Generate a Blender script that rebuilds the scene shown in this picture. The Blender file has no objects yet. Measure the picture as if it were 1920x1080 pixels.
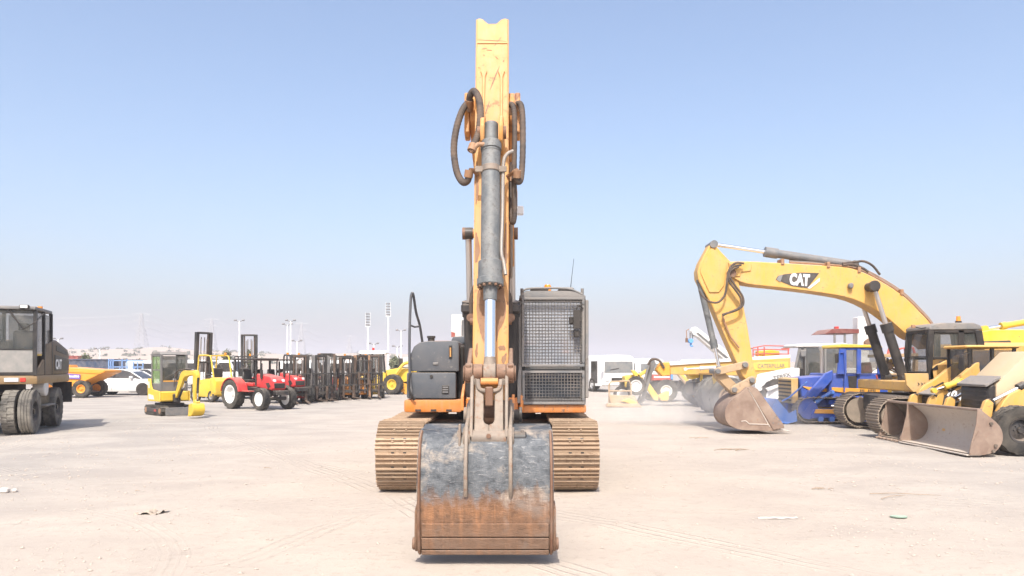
import bpy, bmesh, math, random
from mathutils import Vector, Matrix, noise
random.seed(7)
PI = math.pi
V = Vector
scene = bpy.context.scene
COL = scene.collection

# ------------------------------------------------------------------ camera
FPX, HZ, CAMH = 1400.0, 686.0, 1.65      # focal length and horizon in photo pixels, eye height
cam_data = bpy.data.cameras.new('camera')
cam = bpy.data.objects.new('camera', cam_data)
COL.objects.link(cam)
cam.location = (0, 0, CAMH)
cam.rotation_euler = (PI/2, 0, 0)
cam_data.sensor_width = 36.0
cam_data.lens = FPX/1920*36.0
cam_data.shift_y = (HZ-540)/1920
cam_data.clip_start = 0.1
cam_data.clip_end = 20000
scene.camera = cam

# ------------------------------------------------------------------ sky, sun, exposure
SUN_EL, SUN_AZ = 52.0, 6.0               # elevation; degrees to the left of straight behind the camera
world = bpy.data.worlds.new('World')
scene.world = world
world.use_nodes = True
wn, wl = world.node_tree.nodes, world.node_tree.links
wn.clear()
w_out = wn.new('ShaderNodeOutputWorld')
w_bg = wn.new('ShaderNodeBackground')
w_sky = wn.new('ShaderNodeTexSky')
w_sky.sky_type = 'NISHITA'
w_sky.sun_disc = False
w_sky.sun_elevation = math.radians(SUN_EL)
w_sky.sun_rotation = math.radians(180.0+SUN_AZ)
w_sky.altitude = 0
w_sky.air_density = 1.0
w_sky.dust_density = 4.2
w_sky.ozone_density = 2.0
w_bg.inputs['Strength'].default_value = 0.13
wl.new(w_sky.outputs[0], w_bg.inputs[0])
wl.new(w_bg.outputs[0], w_out.inputs[0])
sun_data = bpy.data.lights.new('sun', 'SUN')
sun_data.energy = 2.75
sun_data.angle = math.radians(0.6)
sun_data.color = (1.0, 0.95, 0.87)
sun = bpy.data.objects.new('sun', sun_data)
COL.objects.link(sun)
_e, _a = math.radians(SUN_EL), math.radians(SUN_AZ)
sun_dir = V((-math.cos(_e)*math.sin(_a), -math.cos(_e)*math.cos(_a), math.sin(_e)))   # towards the sun
sun.rotation_euler = sun_dir.to_track_quat('Z', 'Y').to_euler()
sun.location = sun_dir*60
scene.view_settings.view_transform = 'Standard'
scene.view_settings.look = 'None'
scene.view_settings.gamma = 1.0
scene.view_settings.use_curve_mapping = False
scene.view_settings.exposure = 1.06
scene.cycles.max_bounces = 8
scene.cycles.transparent_max_bounces = 12
scene.cycles.volume_bounces = 1

# ------------------------------------------------------------------ mesh helpers
OFS = V((0, 0, 0))                       # subtracted from every vertex: lets a thing be written in world coordinates

def W(px, py, d):                        # photo pixel at a distance -> world point
    return V(((px-960)/FPX*d, d, CAMH+(HZ-py)/FPX*d))
def D(py, z=0.0):                        # distance of a ground point seen at row py
    return (CAMH-z)*FPX/(py-HZ)
def smooth(pts, n=5, closed=False):      # Catmull-Rom through points
    P = [V(p) for p in pts]
    out = []
    m = len(P)
    for i in range(m if closed else m-1):
        a = P[(i-1) % m] if (closed or i > 0) else P[0]*2-P[1]
        b, c = P[i], P[(i+1) % m]
        d = P[(i+2) % m] if (closed or i+2 < m) else P[-1]*2-P[-2]
        for k in range(n):
            t = k/n
            out.append(0.5*((2*b)+(c-a)*t+(2*a-5*b+4*c-d)*t*t+(3*b-a-3*c+d)*t**3))
    if not closed: out.append(P[-1])
    return out

class B:
    def __init__(s): s.v = []; s.f = []
    def add(s, vs, fs):
        o = len(s.v); s.v += [V(p) for p in vs]; s.f += [tuple(i+o for i in f) for f in fs]; return s
    def box(s, x0, x1, y0, y1, z0, z1):
        vs = [(x, y, z) for z in (z0, z1) for y in (y0, y1) for x in (x0, x1)]
        return s.add(vs, [(0,2,3,1),(4,5,7,6),(0,1,5,4),(2,6,7,3),(0,4,6,2),(1,3,7,5)])
    def obox(s, c, size, m=None):
        hx, hy, hz = [q/2 for q in size]
        m = m or Matrix.Identity(3); c = V(c)
        vs = [c+m@V((x, y, z)) for z in (-hz, hz) for y in (-hy, hy) for x in (-hx, hx)]
        return s.add(vs, [(0,2,3,1),(4,5,7,6),(0,1,5,4),(2,6,7,3),(0,4,6,2),(1,3,7,5)])
    def ext(s, pts, vec):                # polygon of 3D points extruded along a vector
        P = [V(p) for p in pts]; n = len(P); vec = V(vec)
        nrm = V((0, 0, 0))
        for i in range(n): nrm += P[i].cross(P[(i+1) % n])
        if nrm.dot(vec) > 0: P.reverse()
        fs = [tuple(range(n)), tuple(range(2*n-1, n-1, -1))]
        fs += [(i, n+i, n+(i+1) % n, (i+1) % n) for i in range(n)]
        return s.add(P+[p+vec for p in P], fs)
    def px(s, pts, x0, x1): return s.ext([(x0, a, b) for a, b in pts], (x1-x0, 0, 0))   # (y,z) outline
    def py(s, pts, y0, y1): return s.ext([(a, y0, b) for a, b in pts], (0, y1-y0, 0))   # (x,z) outline
    def pz(s, pts, z0, z1): return s.ext([(a, b, z0) for a, b in pts], (0, 0, z1-z0))
    def pix(s, pts, d, t):               # pixel outline at distance d, t metres thick
        return s.ext([W(a, b, d) for a, b in pts], (0, t, 0))
    def cyl(s, p0, p1, r, r2=None, n=16):
        p0, p1 = V(p0), V(p1); r2 = r if r2 is None else r2
        ax = (p1-p0).normalized()
        u = ax.orthogonal().normalized(); w = ax.cross(u)
        vs = []
        for p, q in ((p0, r), (p1, r2)):
            vs += [p+(u*math.cos(2*PI*i/n)+w*math.sin(2*PI*i/n))*q for i in range(n)]
        fs = [(i, (i+1) % n, n+(i+1) % n, n+i) for i in range(n)]
        fs += [tuple(range(n-1, -1, -1)), tuple(range(n, 2*n))]
        return s.add(vs, fs)
    def tube(s, pts, r, n=8, closed=False):
        P = [V(p) for p in pts]; m = len(P)
        R = r if isinstance(r, (list, tuple)) else [r]*m
        T = []
        for i in range(m):
            a = P[(i-1) % m] if (closed or i > 0) else P[i]
            b = P[(i+1) % m] if (closed or i < m-1) else P[i]
            T.append((b-a).normalized() if (b-a).length > 1e-9 else V((0, 0, 1)))
        u = T[0].orthogonal().normalized()
        vs = []
        for i in range(m):
            u = (u-T[i]*u.dot(T[i]))
            u = u.normalized() if u.length > 1e-6 else T[i].orthogonal().normalized()
            w = T[i].cross(u)
            vs += [P[i]+(u*math.cos(2*PI*k/n)+w*math.sin(2*PI*k/n))*R[i] for k in range(n)]
        fs = []
        for i in range(m if closed else m-1):
            j = (i+1) % m
            fs += [(i*n+k, i*n+(k+1) % n, j*n+(k+1) % n, j*n+k) for k in range(n)]
        if not closed: fs += [tuple(range(n-1, -1, -1)), tuple(range((m-1)*n, m*n))]
        return s.add(vs, fs)
    def lathe(s, prof, c, axis, n=24, closed=False):   # prof: (radius, height along axis); closes on itself when r>0 at both ends
        c, ax = V(c), V(axis).normalized()
        u = ax.orthogonal().normalized(); w = ax.cross(u)
        vs = []
        for r, h in prof:
            vs += [c+ax*h+(u*math.cos(2*PI*k/n)+w*math.sin(2*PI*k/n))*max(r, 1e-4) for k in range(n)]
        fs = []
        for i in range(len(prof)-1):
            fs += [(i*n+k, i*n+(k+1) % n, (i+1)*n+(k+1) % n, (i+1)*n+k) for k in range(n)]
        if closed: m = len(prof)-1; fs += [(m*n+k, m*n+(k+1) % n, (k+1) % n, k) for k in range(n)]
        else: fs += [tuple(range(n-1, -1, -1)), tuple(range((len(prof)-1)*n, len(prof)*n))]
        return s.add(vs, fs)
    def loft(s, rings, cap=True):        # rings of equal count
        n = len(rings[0]); vs = [p for r in rings for p in r]; fs = []
        for i in range(len(rings)-1):
            fs += [(i*n+k, i*n+(k+1) % n, (i+1)*n+(k+1) % n, (i+1)*n+k) for k in range(n)]
        if cap: fs += [tuple(range(n-1, -1, -1)), tuple(range((len(rings)-1)*n, len(rings)*n))]
        return s.add(vs, fs)
    def mesh(s, name, bevel=0.0, ang=35, seg=1, fix=True):
        bm = bmesh.new()
        vs = [bm.verts.new(p-OFS) for p in s.v]
        for f in s.f:
            try: bm.faces.new([vs[i] for i in f])
            except ValueError: pass
        if fix: bmesh.ops.recalc_face_normals(bm, faces=bm.faces)
        if bevel:
            es = [e for e in bm.edges if len(e.link_faces) == 2 and e.calc_face_angle(0) > math.radians(30)]
            try: bmesh.ops.bevel(bm, geom=es, offset=bevel, segments=seg, affect='EDGES', clamp_overlap=True, profile=0.6)
            except Exception: pass
        me = bpy.data.meshes.new(name)
        bm.to_mesh(me); bm.free()
        if ang:
            me.shade_smooth(); me.set_sharp_from_angle(angle=math.radians(ang))
        return me
    def build(s, name, mat, parent=None, bevel=0.0, ang=35, seg=1, **kw):
        me = s.mesh(name, bevel, ang, seg)
        o = bpy.data.objects.new(name, me); COL.objects.link(o)
        me.materials.append(MAT[mat]); o.parent = parent
        for k, x in kw.items(): o[k] = x
        return o

def thing(name, label, cat, loc=(0, 0, 0), rz=0.0, group=None, world=False):
    """An Empty at the thing's base. world=True: its parts are written in world coordinates."""
    global OFS
    o = bpy.data.objects.new(name, None); COL.objects.link(o)
    o.empty_display_size = 0.3
    o.location = loc; o.rotation_euler = (0, 0, rz)
    o['label'] = label; o['category'] = cat
    if group: o['group'] = group
    OFS = V(loc) if world else V((0, 0, 0))
    return o
def tag(o, label=None, cat=None, group=None, kind=None):
    for k, x in (('label', label), ('category', cat), ('group', group), ('kind', kind)):
        if x: o[k] = x
    return o
def copy_tree(o, parent=None, loc=None, rz=None, label=None):
    c = o.copy(); COL.objects.link(c); c.parent = parent
    if loc is not None: c.location = loc
    if rz is not None: c.rotation_euler = (0, 0, rz)
    if label: c['label'] = label
    for ch in [q for q in KIDS(o)]: copy_tree(ch, c)
    return c
def KIDS(o): return [q for q in bpy.data.objects if q.parent is o]
def wofs(v=(0, 0, 0)):
    global OFS
    OFS = V(v)

def text_mesh(s, size, bold=0.0, ex=0.003, shear=0.0, spacing=1.0):
    cu = bpy.data.curves.new('lettering', 'FONT')
    cu.body = s; cu.size = size; cu.extrude = ex; cu.offset = bold; cu.shear = shear; cu.space_character = spacing
    cu.align_x = 'CENTER'; cu.align_y = 'CENTER'; cu.resolution_u = 3
    t = bpy.data.objects.new('lettering_source', cu); COL.objects.link(t)
    dg = bpy.context.evaluated_depsgraph_get(); dg.update()
    me = bpy.data.meshes.new_from_object(t.evaluated_get(dg))
    bpy.data.objects.remove(t); bpy.data.curves.remove(cu)
    return me
def lettering(s, size, mat, parent, loc, rot, bold=0.0, ex=0.003, shear=0.0, sx=1.0, spacing=1.0, name='lettering'):
    me = text_mesh(s, size, bold, ex, shear, spacing)
    me.materials.clear(); me.materials.append(MAT[mat])
    o = bpy.data.objects.new(name, me); COL.objects.link(o); o.parent = parent
    o.location = V(loc)-OFS; o.rotation_euler = rot; o.scale = (sx, 1, 1)
    return o

def hyd(parent, p0, p1, t, r, rr, barrel='steel_black', rod='chrome', name='hydraulic_cylinder', gland=0.12, n=18):
    """barrel from p0 to the fraction t, rod from there to p1; eyes at both ends"""
    p0, p1 = V(p0), V(p1); ax = (p1-p0).normalized(); pm = p0.lerp(p1, t); L = (p1-p0).length
    b = B().cyl(p0+ax*r*0.8, pm, r, n=n).cyl(pm-ax*gland, pm+ax*0.015, r*1.22, n=n)
    b.cyl(p0-V((r*.75, 0, 0)), p0+V((r*.75, 0, 0)), r*1.05, n=n) if abs(ax.x) < .5 else b.cyl(p0-V((0, r*.75, 0)), p0+V((0, r*.75, 0)), r*1.05, n=n)
    o = b.build(name, barrel, parent)
    k = B().cyl(pm, p1-ax*rr*1.5, rr, n=n)
    k.build('rod', rod, o)
    e = B()
    d = V((1, 0, 0)) if abs(ax.x) < .5 else V((0, 1, 0))
    e.cyl(p1-d*rr*1.4, p1+d*rr*1.4, rr*1.9, n=n)
    e.build('rod_eye', barrel, o)
    return o

JIT = random.Random(99)
def hull2d(pts):
    pts = sorted(set((round(a, 5), round(b, 5)) for a, b in pts))
    def half(ps):
        h = []
        for p in ps:
            while len(h) > 1 and (h[-1][0]-h[-2][0])*(p[1]-h[-2][1])-(h[-1][1]-h[-2][1])*(p[0]-h[-2][0]) <= 0: h.pop()
            h.append(p)
        return h
    a, b = half(pts), half(pts[::-1])
    return a[:-1]+b[:-1]                 # counter-clockwise
def resample(path, n):
    P = path+[path[0]]
    L = [0]
    for i in range(len(P)-1): L.append(L[-1]+math.dist(P[i], P[i+1]))
    out = []; k = 0
    for i in range(n):
        s = L[-1]*i/n
        while L[k+1] < s: k += 1
        t = (s-L[k])/(L[k+1]-L[k])
        out.append((P[k][0]*(1-t)+P[k+1][0]*t, P[k][1]*(1-t)+P[k+1][1]*t))
    return out, L[-1]
def crawler(parent, circles, to3, wdir, width, pitch, mat, shoe_mesh, frame_mat='steel_black', core_mat='steel_black', keep=None, sag=0.0):
    """track chain with its shoes as sub-parts, frame, idler and sprocket. to3(u, z) -> local 3D point on the track's centre line; wdir the width axis"""
    pts = []
    for u, z, r in circles:
        pts += [(u+r*math.cos(2*PI*i/64), z+r*math.sin(2*PI*i/64)) for i in range(64)]
    h = hull2d(pts)
    fine, L = resample(h, 400)
    n = round(L/pitch)
    P, L = resample(h, n)
    zt = max(z for u, z in h)
    def sg(u, z):                        # the top run sags a little between its ends
        if sag and z > zt-0.12:
            us = [q[0] for q in circles]; a, b = min(us), max(us)
            t = (u-a)/(b-a)
            if 0 < t < 1: return z-sag*math.sin(PI*t)**2*(0.6+0.4*math.sin(3*PI*t))
        return z
    wd = V(wdir).normalized()
    inn = 0.05
    cen = V((sum(u for u, z in h)/len(h), sum(z for u, z in h)/len(h)))
    ch = B(); ring = []
    for i in range(0, 400, 4):
        u, z = fine[i]; u2, z2 = fine[(i+1) % 400]
        tx, tz = u2-u, z2-z; q = math.hypot(tx, tz); nx, nz = tz/q, -tx/q
        z = sg(u, z)
        a = to3(u-nx*.018, z-nz*.018); b = to3(u-nx*(.018+inn), z-nz*(.018+inn))
        ring.append([a-wd*width*.2, a+wd*width*.2, b+wd*width*.2, b-wd*width*.2])
    ring.append(ring[0])
    ch.loft(ring, cap=False)
    chain = ch.build('track_chain', core_mat, parent)
    for i, (u, z) in enumerate(P):
        u2, z2 = P[(i+1) % n]; u1, z1 = P[i-1]
        z, z2, z1 = sg(u, z), sg(u2, z2), sg(u1, z1)
        mid = to3(u, z); tan = (to3(u2, z2)-to3(u1, z1)).normalized()
        if keep and not keep(u, z): continue
        nor = wd.cross(tan)
        if nor.dot(mid-to3(cen.x, cen.y)) < 0: nor = -nor
        o = bpy.data.objects.new('track_shoe', shoe_mesh); COL.objects.link(o); o.parent = chain
        w2 = tan.cross(nor)
        M = Matrix((w2, tan, nor)).transposed().to_4x4(); M.translation = mid-OFS+nor*JIT.uniform(-.004, .004)+w2*JIT.uniform(-.006, .006)
        M = M @ Matrix.Rotation(JIT.uniform(-.035, .035), 4, 'X') @ Matrix.Rotation(JIT.uniform(-.006, .006), 4, 'Y')
        o.matrix_basis = M
    return chain
def shoe(width, pitch, mat, grousers=3, hgt=0.03, holes=True):
    global OFS
    keep_ofs = OFS; OFS = V((0, 0, 0))
    b = B(); p = pitch*.98
    b.box(-width/2, width/2, -p/2, p/2, -.018, 0)
    for k in range(grousers):
        y = (k-(grousers-1)/2)*p/grousers*0.95
        b.ext([(-width/2, y-.011, 0), (-width/2, y+.011, 0), (-width/2, y+.006, hgt), (-width/2, y-.006, hgt)], (width, 0, 0))
    if holes:
        for sx in (-1, 1):
            for sy in (-1, 1):
                b.cyl((sx*width*.13, sy*p*.22, 0), (sx*width*.13, sy*p*.22, .02), .014, n=6)
    nf = len(b.f)
    if holes:
        b.box(-.05, .05, -.012, .012, -.001, .004)
        for sx in (-1, 1): b.box(sx*width*.13-.02, sx*width*.13+.02, -p/2+.002, -p/2+.02, -.001, .003)
    me = b.mesh('track_shoe', 0.0); me.materials.append(MAT[mat]); me.materials.append(MAT['steel_black'])
    for f in me.polygons:
        if f.index >= nf: f.material_index = 1
    OFS = keep_ofs; return me

def wheel(parent, c, axis, R, w, rim_r, rim_mat, lugs=18, tread='lug', tyre_mat='rubber', hub=True, n=36, dish=0.25):
    """rim mesh with the tyre as its child. axis points outward"""
    c, ax = V(c), V(axis).normalized()
    rb = B()
    rb.lathe([(rim_r*.2, w*.5-w*dish), (rim_r*.28, w*.5-w*dish+.01), (rim_r*.75, w*.5-w*dish-.02), (rim_r*.86, w*.42), (rim_r*1.02, w*.46), (rim_r*1.02, w*.3), (rim_r*.9, -w*.3), (rim_r*1.02, -w*.46), (rim_r*.2, -w*.4)], c, ax, n)
    if hub:
        u = ax.orthogonal().normalized(); v = ax.cross(u)
        rb.cyl(c+ax*(w*.5-w*dish), c+ax*(w*.5-w*dish*.4), rim_r*.22, n=14)
        for k in range(8):
            q = c+(u*math.cos(k*PI/4)+v*math.sin(k*PI/4))*rim_r*.45+ax*(w*.5-w*dish-.01)
            rb.cyl(q, q+ax*.03, rim_r*.05, n=6)
    o = rb.build('wheel', rim_mat, parent)
    t = B(); h = w/2
    prof = [(rim_r*.99, h*.82), (rim_r*1.12, h*.95), (R*.86, h), (R*.95, h*.93), (R*.97, h*.7), (R*.97, -h*.7), (R*.95, -h*.93), (R*.86, -h), (rim_r*1.12, -h*.95), (rim_r*.99, -h*.82)]
    if tread == 'rib':
        prof = [(rim_r*.99, h*.82), (rim_r*1.12, h*.95), (R*.86, h), (R*.97, h*.93), (R, h*.8), (R, h*.5), (R*.975, h*.47), (R*.975, h*.4), (R, h*.37), (R, h*.05), (R*.975, h*.03), (R*.975, -h*.03), (R, -h*.05), (R, -h*.37), (R*.975, -h*.4), (R*.975, -h*.47), (R, -h*.5), (R, -h*.8), (R*.97, -h*.93), (R*.86, -h), (rim_r*1.12, -h*.95), (rim_r*.99, -h*.82)]
    t.lathe(prof, c, ax, n, closed=True)
    u = ax.orthogonal().normalized(); v = ax.cross(u)
    if tread in ('lug', 'block'):
        for k in range(lugs):
            for sd in (-1, 1):
                a0 = 2*PI*(k+(.5 if sd > 0 else 0))/lugs
                sk = 0.9*2*PI/lugs if tread == 'lug' else 0.1*2*PI/lugs
                da = 2*PI/lugs*(.24 if tread == 'lug' else .36)
                vs = []
                for rr in (R*.955, R):
                    for (hh, aa) in ((.02, a0+sk), (.98, a0)):
                        for q in (-da, da):
                            ang = aa+q*(.8 if rr == R else 1)
                            ra = rr if hh < .5 else rr-R*.015
                            vs.append(c+(u*math.cos(ang)+v*math.sin(ang))*ra+ax*sd*h*hh)
                t.add(vs, [(0,2,3,1),(4,5,7,6),(0,1,5,4),(2,6,7,3),(0,4,6,2),(1,3,7,5)])
    t.build('tyre', tyre_mat, o)
    return o

# ------------------------------------------------------------------ materials
MAT = {}
def nd(nt, t, **kw):
    n = nt.nodes.new(t)
    for k, x in kw.items():
        if k in n.inputs.keys() if isinstance(k, str) else False: n.inputs[k].default_value = x
        else: setattr(n, k, x)
    return n
def base(name):
    m = bpy.data.materials.new(name); m.use_nodes = True; MAT[name] = m
    nt = m.node_tree; bs = nt.nodes['Principled BSDF']
    return m, nt, bs
def ramp(nt, src, p0, p1, c0=0.0, c1=1.0):
    r = nt.nodes.new('ShaderNodeMapRange'); r.clamp = True
    r.inputs[1].default_value = p0; r.inputs[2].default_value = p1; r.inputs[3].default_value = c0; r.inputs[4].default_value = c1
    nt.links.new(src, r.inputs[0]); return r.outputs[0]
def mathn(nt, op, a, b=None):
    m = nt.nodes.new('ShaderNodeMath'); m.operation = op
    for i, q in enumerate((a, b)):
        if q is None: continue
        if isinstance(q, (int, float)): m.inputs[i].default_value = q
        else: nt.links.new(q, m.inputs[i])
    return m.outputs[0]
def mixc(nt, fac, a, b):
    m = nt.nodes.new('ShaderNodeMix'); m.data_type = 'RGBA'
    for s, q in ((m.inputs[0], fac), (m.inputs[6], a), (m.inputs[7], b)):
        if isinstance(q, (int, float)): s.default_value = q
        elif isinstance(q, tuple): s.default_value = q+(1,) if len(q) == 3 else q
        else: nt.links.new(q, s)
    return m.outputs[2]
def noisen(nt, vec, scale, detail=5, rough=.6, dist=0.0):
    n = nt.nodes.new('ShaderNodeTexNoise'); n.inputs['Scale'].default_value = scale
    n.inputs['Detail'].default_value = detail; n.inputs['Roughness'].default_value = rough; n.inputs['Distortion'].default_value = dist
    if vec is not None: nt.links.new(vec, n.inputs['Vector'])
    return n.outputs[0]
def coords(nt, sc=(1, 1, 1), rnd=True):
    tc = nt.nodes.new('ShaderNodeTexCoord'); mp = nt.nodes.new('ShaderNodeMapping')
    mp.inputs['Scale'].default_value = sc
    nt.links.new(tc.outputs['Object'], mp.inputs[0])
    if rnd:
        oi = nt.nodes.new('ShaderNodeObjectInfo'); k = nt.nodes.new('ShaderNodeVectorMath'); k.operation = 'SCALE'
        k.inputs[0].default_value = (7.3, 3.1, 5.7)
        nt.links.new(oi.outputs['Random'], k.inputs['Scale']); nt.links.new(k.outputs[0], mp.inputs['Location'])
    return mp.outputs[0]
DUST = (.52, .42, .33)
def paint(name, col, rough=.5, metal=0.0, dust=.3, wear=.0, wearcol=(.16, .07, .035), scale=1.0, bump=.15, spec=.4, streak=.0, up=.35, bscale=60, coat=0.0, dustcol=DUST):
    m, nt, bs = base(name); L = nt.links
    co = coords(nt)
    n1 = noisen(nt, co, 2.2*scale, 7, .62, .4)
    n2 = noisen(nt, co, 11*scale, 9, .68)
    c = mixc(nt, ramp(nt, n2, .3, .7, 0, .35), tuple(q*.94 for q in col), tuple(min(1, q*1.08+.005) for q in col))
    if streak:
        cs = coords(nt, (9, 9, .7))
        ns = noisen(nt, cs, 2.0*scale, 6, .6)
        c = mixc(nt, mathn(nt, 'MULTIPLY', ramp(nt, ns, .48, .75), streak), c, tuple(q*.6 for q in dustcol))
    if wear:
        w = ramp(nt, n2, .62-.1*wear, .66-.06*wear)
        w = mathn(nt, 'MULTIPLY', w, ramp(nt, n1, .42, .58))
        c = mixc(nt, mathn(nt, 'MULTIPLY', w, min(1, .5+wear)), c, wearcol)
    d = mathn(nt, 'MULTIPLY', ramp(nt, n1, .35, .75), dust)
    if up:
        g = nt.nodes.new('ShaderNodeNewGeometry'); sx = nt.nodes.new('ShaderNodeSeparateXYZ')
        L.new(g.outputs['Normal'], sx.inputs[0])
        u = mathn(nt, 'MULTIPLY', ramp(nt, sx.outputs[2], .45, 1.0), ramp(nt, n2, .25, .6, .4*up, up*1.3))
        d = mathn(nt, 'MAXIMUM', d, u)
    c = mixc(nt, d, c, dustcol)
    L.new(c, bs.inputs['Base Color'])
    rg = mathn(nt, 'ADD', ramp(nt, n2, .3, .7, rough*.85, min(1, rough*1.15)), mathn(nt, 'MULTIPLY', d, .5))
    L.new(rg, bs.inputs['Roughness'])
    bs.inputs['Metallic'].default_value = metal
    bs.inputs['Specular IOR Level'].default_value = spec
    bs.inputs['Coat Weight'].default_value = coat
    if bump:
        bp = nt.nodes.new('ShaderNodeBump'); bp.inputs['Strength'].default_value = bump; bp.inputs['Distance'].default_value = .01
        L.new(mathn(nt, 'ADD', n2, mathn(nt, 'MULTIPLY', noisen(nt, co, bscale, 3), .5)), bp.inputs['Height'])
        L.new(bp.outputs[0], bs.inputs['Normal'])
    return m
def vary(name, lo=.85, hi=1.3, tint=(.24, .14, .075)):
    """each object that carries the material gets its own wear: brightness and rust differ from piece to piece"""
    nt = MAT[name].node_tree; bs = nt.nodes['Principled BSDF']; src = bs.inputs['Base Color'].links[0].from_socket
    oi = nt.nodes.new('ShaderNodeObjectInfo')
    hs = nt.nodes.new('ShaderNodeHueSaturation'); nt.links.new(src, hs.inputs['Color'])
    nt.links.new(ramp(nt, oi.outputs['Random'], 0, 1, lo, hi), hs.inputs['Value'])
    r2 = mathn(nt, 'FRACT', mathn(nt, 'MULTIPLY', oi.outputs['Random'], 17.3))
    nt.links.new(mixc(nt, ramp(nt, r2, .5, 1, 0, .3), hs.outputs[0], tint), bs.inputs['Base Color'])
def glass(name, tint, alpha=.35, rough=.04, dust=.12):
    m, nt, bs = base(name)
    co = coords(nt)
    n = noisen(nt, co, 3, 6, .6)
    d = ramp(nt, n, .35, .75, .2*dust, dust)
    nt.links.new(mixc(nt, d, tint, DUST), bs.inputs['Base Color'])
    nt.links.new(mathn(nt, 'ADD', d, alpha), bs.inputs['Alpha'])
    bs.inputs['Roughness'].default_value = rough; bs.inputs['Specular IOR Level'].default_value = .7
    return m
def emit(name, col, s=1.0):
    m, nt, bs = base(name)
    bs.inputs['Base Color'].default_value = col+(1,)
    bs.inputs['Emission Color'].default_value = col+(1,); bs.inputs['Emission Strength'].default_value = s

ORANGE = (.58, .19, .028)
paint('case_orange', ORANGE, .45, dust=.25, wear=.55, streak=.25)
paint('arm_yellow', (.56, .265, .068), .5, dust=.2, wear=.32, wearcol=(.20, .085, .03), streak=.3)
paint('boom_orange', (.58, .24, .05), .5, dust=.25, wear=.9, wearcol=(.15, .06, .03), streak=.5)
paint('case_grey', (.075, .085, .10), .45, dust=.12, wear=.25, wearcol=(.2, .19, .18), up=.5)
paint('steel_black', (.018, .018, .02), .45, dust=.13, up=.35)
paint('steel_grey', (.16, .165, .17), .5, metal=.3, dust=.3, wear=.4, wearcol=(.05, .05, .05), scale=2.4)
paint('guard_grey', (.15, .155, .16), .6, dust=.35, wear=.3, wearcol=(.05, .045, .04))
paint('cyl_grey', (.12, .13, .135), .5, metal=.2, dust=.45, wear=.9, wearcol=(.04, .04, .04), scale=3.0, bump=.35, dustcol=(.40, .38, .35))
paint('shoe_steel', (.29, .20, .13), .7, dust=.6, dustcol=(.48, .37, .265), wear=.75, wearcol=(.12, .06, .03), scale=1.2, bump=.6, up=.25)
vary('shoe_steel')
paint('shoe_far', (.22, .18, .14), .7, dust=.5, wear=.4, wearcol=(.09, .06, .04), bump=.2)
paint('rust_pin', (.17, .085, .05), .6, metal=.3, dust=.3, wear=.5, wearcol=(.06, .04, .03), scale=2, bump=.3)
paint('link_steel', (.20, .165, .135), .6, metal=.2, dust=.4, wear=.9, wearcol=(.17, .07, .03), scale=2, bump=.35)
paint('hose', (.055, .045, .04), .7, dust=.45, dustcol=(.28, .19, .13), up=.2, scale=3)
paint('pipe_rusty', (.30, .15, .07), .6, dust=.35, wear=.5, scale=3)
paint('pipe_steel', (.26, .24, .22), .5, metal=.4, dust=.3, scale=3)
paint('rubber', (.018, .017, .016), .8, dust=.38, dustcol=(.30, .26, .21), up=.4, bump=.2)
paint('rubber_dusty', (.06, .055, .05), .85, dust=.85, dustcol=(.34, .31, .26), up=.4, bump=.25)
paint('plastic_black', (.012, .012, .013), .45, dust=.1, up=.22)
paint('white_paint', (.78, .78, .77), .4, dust=.12, up=.12)
paint('white_dirty', (.70, .69, .66), .5, dust=.25, wear=.15, wearcol=(.4, .3, .2))
m, nt, bs = base('chrome'); bs.inputs['Base Color'].default_value = (.85, .86, .88, 1); bs.inputs['Metallic'].default_value = 1; bs.inputs['Roughness'].default_value = .22
paint('rod_steel', (.55, .52, .5), .3, metal=.8, dust=.3, up=0)
glass('glass_blue', (.05, .07, .1), .38)
glass('glass_cab', (.55, .60, .68), .48, .05, .35)
paint('mesh_grey', (.075, .075, .078), .6, dust=.3, up=0)
glass('glass_clear', (.06, .075, .075), .32, dust=.25)
glass('glass_green', (.16, .30, .07), .5, dust=.08)
glass('glass_dark', (.012, .014, .016), .82, dust=.15)
glass('lens_amber', (.85, .28, .02), .85, .15, 0.05)
glass('lens_red', (.6, .03, .02), .9, .15, 0.05)
glass('lens_clear', (.75, .75, .75), .8, .1, 0.1)
paint('seat_blue', (.06, .10, .22), .8, dust=.2)
paint('seat_red', (.42, .06, .05), .7, dust=.2)
paint('pale_panel', (.62, .60, .57), .6, dust=.2)
paint('container_red', (.30, .06, .05), .5, dust=.3, bump=0)
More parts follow.
